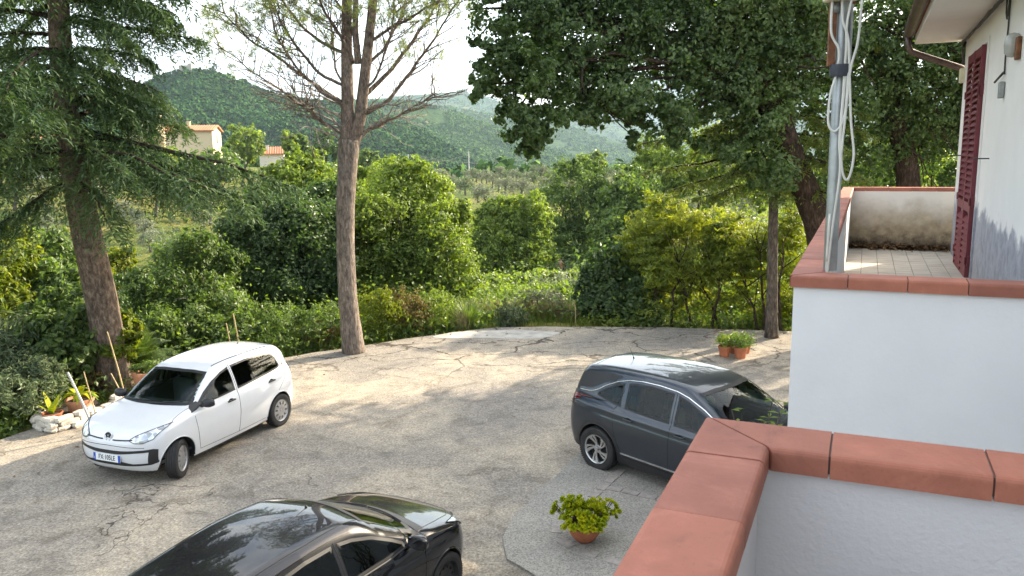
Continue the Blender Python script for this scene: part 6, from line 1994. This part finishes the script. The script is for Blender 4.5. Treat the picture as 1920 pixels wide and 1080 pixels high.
c0 = on_z(68, 805, 0) - bp; c1 = on_z(105, 812, 0) - bp; c2 = on_z(192, 778, 0) - bp; c3 = on_z(165, 755, 0) - bp; c4 = on_z(85, 772, 0) - bp
path = resamp([c0, c1, (c1 + c2) / 2 + np.array([.05, -.05, 0]), c2, c2 + np.array([.12, .5, 0])], 60); path2 = resamp([c0, c4], 30)
for lay, z in ((0, .05), (1, .14), (2, .22)):
    for pth in (path, path2):
        L = np.linalg.norm(np.diff(pth, axis=0), axis=1).sum(); s = rs.uniform(0, .1)
        while s < L:
            w = rs.uniform(.2, .38); q = min(int((s + w / 2) / L * len(pth)), len(pth) - 2); d = pth[q + 1] - pth[q]
            if not (lay == 2 and rs.rand() < .4):
                mb = MB(); stone(mb, (pth[q][0] + rs.uniform(-.03, .03), pth[q][1] + rs.uniform(-.03, .03), z), (w * 1.02, rs.uniform(.14, .2), rs.uniform(.08, .115)), math.atan2(d[1], d[0]) + rs.uniform(-.12, .12), rs)
                mb.build('stone', m_stone, bord)
            s += w
MB().add([tuple(c1[:2]) + (.13,), tuple(c2[:2]) + (.13,), tuple(c3[:2] + np.array([0, .2])) + (.13,), tuple(c4[:2]) + (.13,)], [[0, 1, 2, 3]]).build('soil', m_soil, bord)
p = on_z(100, 790, .12); t = thing('potted_plant', 'small terracotta pot with two upright yellow-green leaves on the stone border', 'potted plant', (p[0], p[1], .13))
pot(t, .17, .16, m_pot, bowl=True)
mb = MB()
for a, ln in ((.3, .36), (2.6, .38), (1.4, .3), (-1.2, .2), (3.6, .2)):
    tt_ = np.linspace(0, 1, 7); c = np.stack([math.cos(a) * .22 * tt_ ** 1.3, math.sin(a) * .22 * tt_ ** 1.3, .13 + ln * tt_], -1); s = np.array([-math.sin(a), math.cos(a), 0]) * (.05 * np.sin(PI * np.clip(tt_ * .85 + .12, 0, 1)))[:, None]
    mb.grid(np.stack([c - s, c + s], 1))
mb.build('leaves', LF['succ'], t, smooth=True)
p = on_z(152, 773, .12); t = thing('potted_plant', 'wide pale terracotta pot with long drooping yellow-green leaves on the stone border', 'potted plant', (p[0], p[1], .13))
pot(t, .25, .26, m_potl)
rs = np.random.RandomState(5); mb = MB()
for q in range(26):
    a = rs.rand() * 6.28; ln = rs.uniform(.3, .5); tt_ = np.linspace(0, 1, 8); o_ = rs.uniform(.15, .42)
    c = np.stack([math.cos(a) * o_ * tt_, math.sin(a) * o_ * tt_, .26 + ln * tt_ - ln * 1.25 * tt_ ** 2.2 * (o_ / .42)], -1); s = np.array([-math.sin(a), math.cos(a), 0]) * (.042 * np.sin(PI * np.clip(tt_ * .85 + .12, 0, 1)))[:, None]
    mb.grid(np.stack([c - s, c + s], 1))
mb.build('leaves', LF['succ'], t, smooth=True)
p = edge_pt(283, 740, .1)
t = thing('flower_pot', 'large terracotta bowl standing behind the white hatchback, seen through its windscreen', 'flower pot', (p[0], p[1], 0)); pot(t, .33, .5, m_potl, bowl=True)
plant_leaves(t, (0, 0, .42), 500, .3, .25, 'mid', .08, .04, 9)

# tall shrub in the gap between the balcony and the terrace
p = at(1418, 770, 8.2); q = np.array([p[0], p[1], .03])
t = thing('tall_shrub', 'leafy shrub reaching up behind the balcony coping, in front of the graphite crossover', 'shrub', q)
rs = np.random.RandomState(191); mb = MB(); lv = MB()
for k, (px, py) in enumerate(((1372, 768), (1384, 792), (1448, 752), (1462, 775), (1436, 790), (1455, 800), (1405, 805), (1470, 760))):
    tip = at(px, py, 8.2 + rs.uniform(-.2, .2)) - q
    pth = limb((rs.uniform(-.1, .1), rs.uniform(-.1, .1), 0), tip, rs, 0, .05, 12); mb.tube(pth, np.linspace(.016, .005, 12), 5)
    for j in range(3, 12):
        for v in range(3):
            a = rs.rand() * 6.28; d = nrm(np.array([math.cos(a), math.sin(a), .25])); s = nrm(np.cross(d, [0, 0, 1])) * .022; l = rs.uniform(.09, .15)
            c = pth[j]; lv.add([c, c + d * l * .5 - s, c + d * l - np.array([0, 0, .02]), c + d * l * .5 + s], [[0, 1, 2, 3]])
mb.build('stem', m_barkG, t); lv.build('foliage', LF['bright'], t)

# ------------------------------------------------------------------ canes and sticks
m_cane = plain('dry_cane', (.45, .34, .17), .7, var=.3)
m_stick = plain('white_stick', (.62, .58, .53), .6)
def cane(lb, x0, y0, x1, y1, dist, r, m, name='cane'):
    b = base_at(x0, dist); b[2] = tz(b[0], b[1]) - .05 if pad_dist(b[0], b[1]) > 0 else 0
    e = at(x1, y1, dist); o = tag(MB().tube([b, (b + e) / 2 + np.array([.01, 0, 0]), e], [r, r * .9, r * .7], 6).build(name, m, origin=b), lb, 'cane'); return o
cane('taller bare cane standing behind the roof of the white hatchback', 440, 636, 437, 588, 19.6, .022, m_cane)
cane('shorter bare cane left of the taller one behind the white hatchback', 424, 640, 424, 606, 19.4, .018, m_cane)
cane('thin cane leaning on the cedar foot, left side', 212, 740, 201, 622, 17.0, .016, m_cane)
cane('thin dark cane right of the cedar foot near the palm', 214, 745, 208, 700, 16.6, .014, m_cane)
cane('leaning white stick behind the potted plants of the stone border', 146, 752, 127, 698, 15.3, .024, m_stick, 'stick')
cane('thin brown cane right of the leaning white stick', 153, 750, 157, 697, 15.5, .012, m_cane)
cane('cane at the verge left of the dark rounded shrub', 1079, 610, 1078, 570, 22.2, .016, m_cane)
cane('short cane at the centre of the verge', 985, 612, 985, 575, 22.4, .014, m_cane)

# ------------------------------------------------------------------ vines beyond the verge
m_vine = LF['bright']
for i, (px, d0) in enumerate(((930, 38), (975, 37), (1020, 38), (1060, 40), (950, 44), (1000, 45), (1045, 46), (905, 43))):
    b = base_at(px, d0); b[2] = tz(b[0], b[1]); rs = np.random.RandomState(300 + i)
    t = thing('grape_vine', 'leafy grape vine on a post in the small vineyard below the verge', 'vine', b, 0, 'vines in the small vineyard')
    MB().tube([(0, 0, 0), (0.02, 0, 1.5)], .04, 6).build('post', m_barkG, t)
    P, N = crown_pts([(dx, 0, 1.35, .7, .5, .35, 1) for dx in (-1.0, -.3, .4, 1.0)], 1100, rs, .35, .2, 10); V, F = leaf_quads(P, N, .2, .16, rs, .2)
    MB().add(V, F).build('foliage', m_vine, t)

# ------------------------------------------------------------------ the person among the vines
b = base_at(1051, 57); b[2] = tz(b[0], b[1])
hd = at(1051, 486, 57)[2] - b[2]; b[2] += min(0, hd - 1.78); k_ = 1.0
b[2] = at(1051, 484, 57)[2] - 1.75
per = thing('person', 'person with bare back and dark trousers standing among the bushes beyond the vines', 'person', b)
def skin(name, verts, edges, radii, mat, parent):
    me = bpy.data.meshes.new(name); me.from_pydata(verts, edges, []); o = bpy.data.objects.new(name, me); COL.objects.link(o)
    md = o.modifiers.new('skin', 'SKIN'); sv = me.skin_vertices[0].data
    for i, r in enumerate(radii): sv[i].radius = (r, r)
    sv[0].use_root = True
    o.modifiers.new('sub', 'SUBSURF').levels = 1
    bpy.context.view_layer.update()
    m2 = bpy.data.meshes.new_from_object(o.evaluated_get(bpy.context.evaluated_depsgraph_get())); bpy.data.objects.remove(o)
    m2.materials.clear(); m2.materials.append(mat); m2.polygons.foreach_set('use_smooth', [True] * len(m2.polygons))
    o2 = bpy.data.objects.new(name, m2); COL.objects.link(o2); o2.parent = parent; return o2
m_skin = plain('skin', (.42, .22, .15), .5, var=.08)
sv_ = [(0, 0, .95), (0, 0, 1.12), (.0, -.01, 1.3), (0, .02, 1.46), (0, .05, 1.54), (0, .08, 1.63), (0, .09, 1.70),
       (-.16, .0, 1.42), (-.22, .05, 1.18), (-.2, .2, 1.0), (-.19, .27, .97), (.16, 0, 1.42), (.25, .02, 1.17), (.27, .14, .95), (.27, .2, .90),
       (-.1, 0, .88), (-.12, .04, .5), (-.12, 0, .08), (-.12, .12, .03), (.1, 0, .88), (.13, .03, .5), (.14, -.02, .08), (.14, .1, .03)]
ed = [(0, 1), (1, 2), (2, 3), (3, 4), (4, 5), (5, 6), (3, 7), (7, 8), (8, 9), (9, 10), (3, 11), (11, 12), (12, 13), (13, 14), (0, 15), (15, 16), (16, 17), (17, 18), (0, 19), (19, 20), (20, 21), (21, 22)]
ra = [.13, .125, .15, .10, .055, .095, .085, .065, .045, .035, .03, .065, .045, .035, .03, .09, .06, .04, .035, .09, .06, .04, .035]
skin('body', sv_, ed, ra, m_skin, per)
tv = [(0, 0, 1.0), (-.1, 0, .88), (-.12, .04, .5), (-.12, 0, .12), (.1, 0, .88), (.13, .03, .5), (.14, -.02, .12)]
skin('trousers', tv, [(0, 1), (1, 2), (2, 3), (0, 4), (4, 5), (5, 6)], [.16, .11, .085, .07, .11, .085, .07], plain('dark_cloth', (.03, .03, .035), .9), per)
MB().lathe([(0, .12), (.07, .10), (.105, .03), (.10, -.04), (.05, -.07)][::-1], 12, (0, .075, 1.68)).build('hair', plain('dark_hair', (.02, .014, .01), .8), per, smooth=True)

# ------------------------------------------------------------------ far houses, poles, ruin
m_beige = stucco('beige_render', (.62, .50, .34), bs=.2, bscale=4)
m_pale = stucco('pale_render', (.62, .59, .53), bs=.2, bscale=4)
m_roofT = terracotta('far_roof', (.42, .19, .10), .85)
m_win = plain('dark_window', (.03, .035, .04), .2)
def far_house(label, px0, px1, y_eave, y_ridge, dist, depth, rot, mwall, chim, gwin=True, hgt=7.0):
    a = at(px0, y_eave, dist); b = at(px1, y_eave, dist); w = float(np.linalg.norm((b - a)[:2])); c = (a + b) / 2
    rise = float(at((px0 + px1) / 2, y_ridge, dist)[2] - c[2]) ; ze = c[2]
    root = thing('far_house', label, 'house', (c[0], c[1], ze - hgt), rot)
    D = depth; H = hgt; hw = w / 2
    m = MB().box((0, D / 2, H / 2), (w, D, H))
    m.add([[hw - .01, 0, H], [hw - .01, D, H], [hw - .01, D / 2, H + rise], [-hw + .01, 0, H], [-hw + .01, D, H], [-hw + .01, D / 2, H + rise]], [[0, 1, 2], [3, 5, 4]])
    m.build('wall', mwall, root)
    e = .5; s = rise / (D / 2); r = MB()
    for sg, y0, in ((1, -e), (-1, D + e)):
        z0 = H - e * s + .05; ym = D / 2; zt = H + rise + .05; t_ = .22
        V = [(-hw - e, y0, z0), (hw + e, y0, z0), (hw + e, ym, zt), (-hw - e, ym, zt)]
        V = V + [(x, y, z + t_) for x, y, z in V]
        r.add(V, [[0, 1, 5, 4], [1, 2, 6, 5], [3, 0, 4, 7], [4, 5, 6, 7], [0, 3, 2, 1]])
        n = int(2 * hw / .45)
        for k in range(n): 
            x = -hw - e + (k + .5) * (2 * hw + 2 * e) / n; r.tube([(x, y0, z0 + t_), (x, ym, zt + t_)], .11, 4, cap=False)
    ro = r.build('roof', m_roofT, root)
    for fx, fy in chim: MB().box((fx * hw, fy * D, H + rise * (1 - abs(fy - .5) * 2) + .5), (.6, .6, 1.6)).box((fx * hw, fy * D, H + rise * (1 - abs(fy - .5) * 2) + 1.35), (.8, .8, .14)).build('chimney', mwall, ro)
    if gwin:
        for y in (D * .5,): MB().box((hw + .03, y, H - 1.7), (.08, .7, 1.6)).build('window', m_win, root)
        for x in (-.55, .1, .6):
            MB().box((x * hw, -.03, H - 4.9), (.9, .08, 1.3)).build('window', m_win, root)
    return root
far_house('long beige farmhouse with terracotta roof on the rise behind the cedar boughs', 308, 398, 246, 236, 182, 9.5, R_(9), m_beige, ((-.85, .3), (-.25, .62)))
far_house('beige farmhouse with its gable partly hidden left of the long one', 232, 284, 234, 222, 186, 10, R_(4), m_beige, ((.75, .7),))
h3 = far_house('low pale house with brown-red roof among the trees left of the pine', 486, 532, 289, 277, 205, 9, R_(14), m_pale, ((-.75, .25), (-.35, .25)), hgt=6)
far_house('pale house glimpsed through the cedar boughs at the far left', 20, 110, 262, 240, 170, 10, R_(20), m_pale, ((.2, .5),), hgt=7)
am = at(268, 238, 180); an = thing('roof_aerial', 'thin television aerial on the roof of the partly hidden farmhouse', 'aerial', am)
MB().tube([(0, 0, -.6), (0, 0, 2.6)], .05, 5).tube([(-.9, 0, 2.2), (.9, 0, 2.2)], .035, 4).tube([(-.6, 0, 1.7), (.6, 0, 1.7)], .035, 4).build('mast', m_steel, an)
m_conc = plain('pole_concrete', (.5, .49, .46), .9)
pole_tops = []
for (px, y0, y1, d, lb) in ((773, 335, 289, 235, 'nearest pale concrete utility pole beyond the olives, right of the pine'), (884, 330, 284, 262, 'pale utility pole in the middle of the valley, beyond the olives'), (1193, 322, 274, 240, 'utility pole at the right below the hanging oak sprays'), (990, 318, 296, 330, 'most distant small utility pole')):
    b = base_at(px, d); top = at(px, y1, d); zb_ = tz(b[0], b[1]) - 1; t = thing('utility_pole', lb, 'pole', (b[0], b[1], zb_))
    H = top[2] - zb_
    MB().lathe([(.24, 0), (.14, H)], 8).build('pole', m_conc, t, smooth=True)
    MB().box((0, 0, H - .25), (1.6, .14, .14)).build('crossarm', m_steel, t)
    pole_tops.append(top)
for a, b in ((0, 1), (1, 2), (0, 3)):
    p, q = pole_tops[a], pole_tops[b]; t_ = np.linspace(0, 1, 16)[:, None]; P = p * (1 - t_) + q * t_; P[:, 2] -= 2.2 * np.sin(PI * t_[:, 0]) + .2
    tag(MB().tube(P, .035, 4).build('power_line', m_cableD), ('power line sagging from the nearest pole to the valley pole', 'power line sagging from the valley pole to the right-hand pole', 'power line sagging from the nearest pole to the most distant one')[(0, 1, 0).index(a) if b != 3 else 2], 'power line')
cz = at(350, 131, 900); t = thing('ruin', 'stone ruin of a tower on the crest of the left hill', 'ruin', (cz[0], cz[1], cz[2] - 3))
MB().box((0, 0, 3.6), (13, 8, 7.4)).box((4.5, 0, 8.2), (4, 7.5, 1.8)).build('wall', plain('ruin_stone', (.42, .38, .31), .9, vs=.3), t)
cz = at(398, 134, 900)
tree('hill_tree', 'lone tree silhouetted on the crest right of the ruin', 'tree', [(cz[0], cz[1], cz[2] + 3, 7, 6, 6, 1), (cz[0] + 5, cz[1], cz[2] + 1, 6, 5, 4, 1)], 700, 'forest', 1.6, 1.0, (cz[0], cz[1], cz[2] - 6), 401, m_barkG, .5, limbs=3, ground=False)
# valley trees near the far houses
for i, (px, py, rx, ry, d, lf, lb) in enumerate(((465, 265, 24, 30, 175, 'bright', 'rounded light green tree standing between the beige farmhouse and the low pale house'), (540, 262, 9, 18, 170, 'bright', 'slim light green tree just left of the pine, at the low pale house'), (563, 270, 14, 18, 172, 'mid', 'small darker green tree beside the slim one, left of the pine'),
                                            (606, 275, 26, 28, 180, 'dark', 'dark rounded tree behind the pine trunk, left side'), (690, 300, 20, 18, 150, 'mid', 'green tree behind the pine trunk, right side'), (1105, 305, 24, 16, 150, 'bright', 'sunlit treetop rising above the tall spreading tree'),
                                            (40, 280, 70, 30, 150, 'mid', 'green tree mass behind the cedar at the far left'), (200, 300, 50, 26, 150, 'mid', 'green tree below the farmhouses behind the cedar'), (300, 300, 46, 24, 140, 'bright', 'bright tree below the long farmhouse'), (400, 310, 44, 22, 130, 'mid', 'tree below the right end of the long farmhouse'))):
    tree('valley_tree', lb, 'tree', [blob(px, py, rx, ry, d), blob(px - rx * .4, py + ry * .5, rx * .7, ry * .7, d), blob(px + rx * .4, py + ry * .6, rx * .7, ry * .6, d)], 2600, lf, .75, .45, base_at(px, d), 420 + i, m_barkG, .3, limbs=4)

# ------------------------------------------------------------------ litter on the terrace and the drive
rs = np.random.RandomState(501)
n = 420; x = rs.uniform(.14, 1.5, n); y = 9.40 - np.abs(rs.normal(size=n)) * .12; z = FL + .01 + rs.rand(n) * .05
lw = np.array([qw(a, b_2, c) for a, b_2, c in zip(x, y, z)]); N = rs.normal(size=(n, 3)) * .4 + np.array([0, 0, 1]); N /= np.linalg.norm(N, axis=1, keepdims=True)
V, F = leaf_quads(lw, N, .09, .05, rs)
m_dry = leafy('dry_leaf', (.06, .035, .02), (.20, .13, .07), 0, .8)
tag(MB().add(V, F).build('dry_leaves', m_dry), 'brown dry leaves heaped at the foot of the rear parapet', 'dry leaves', kind='stuff')
n = 1500; az = np.radians(rs.uniform(-34, 26, n)); r = rs.uniform(12, 22, n); x, y = r * np.sin(az), r * np.cos(az); d = pad_dist(x, y)
k = (d < -.05) & (d > -2.5 * rs.rand(n) ** 2 - .1); P = np.stack([x[k], y[k], np.full(k.sum(), .012)], -1); m = len(P)
N = rs.normal(size=(m, 3)) * .25 + np.array([0, 0, 1]); N /= np.linalg.norm(N, axis=1, keepdims=True)
V, F = leaf_quads(P, N, .07, .04, rs); V[:, 2] = np.maximum(V[:, 2], .004)
tag(MB().add(V, F).build('fallen_leaves', m_dry), 'fallen leaves scattered along the edge of the driveway', 'dry leaves', kind='stuff')

# ------------------------------------------------------------------ air
hz = bpy.data.materials.new('haze'); hz.use_nodes = True; nt = hz.node_tree; nt.nodes.clear()
o_ = nt.nodes.new('ShaderNodeOutputMaterial'); v_ = nt.nodes.new('ShaderNodeVolumePrincipled')
v_.inputs['Color'].default_value = (.60, .80, 1.0, 1); v_.inputs['Density'].default_value = 0.85e-4; v_.inputs['Anisotropy'].default_value = .2
nt.links.new(v_.outputs[0], o_.inputs['Volume'])
tag(MB().box((0, 0, 620), (25500, 25500, 1400)).build('haze', hz), 'thin bluish summer haze over the valley', 'haze', kind='stuff')
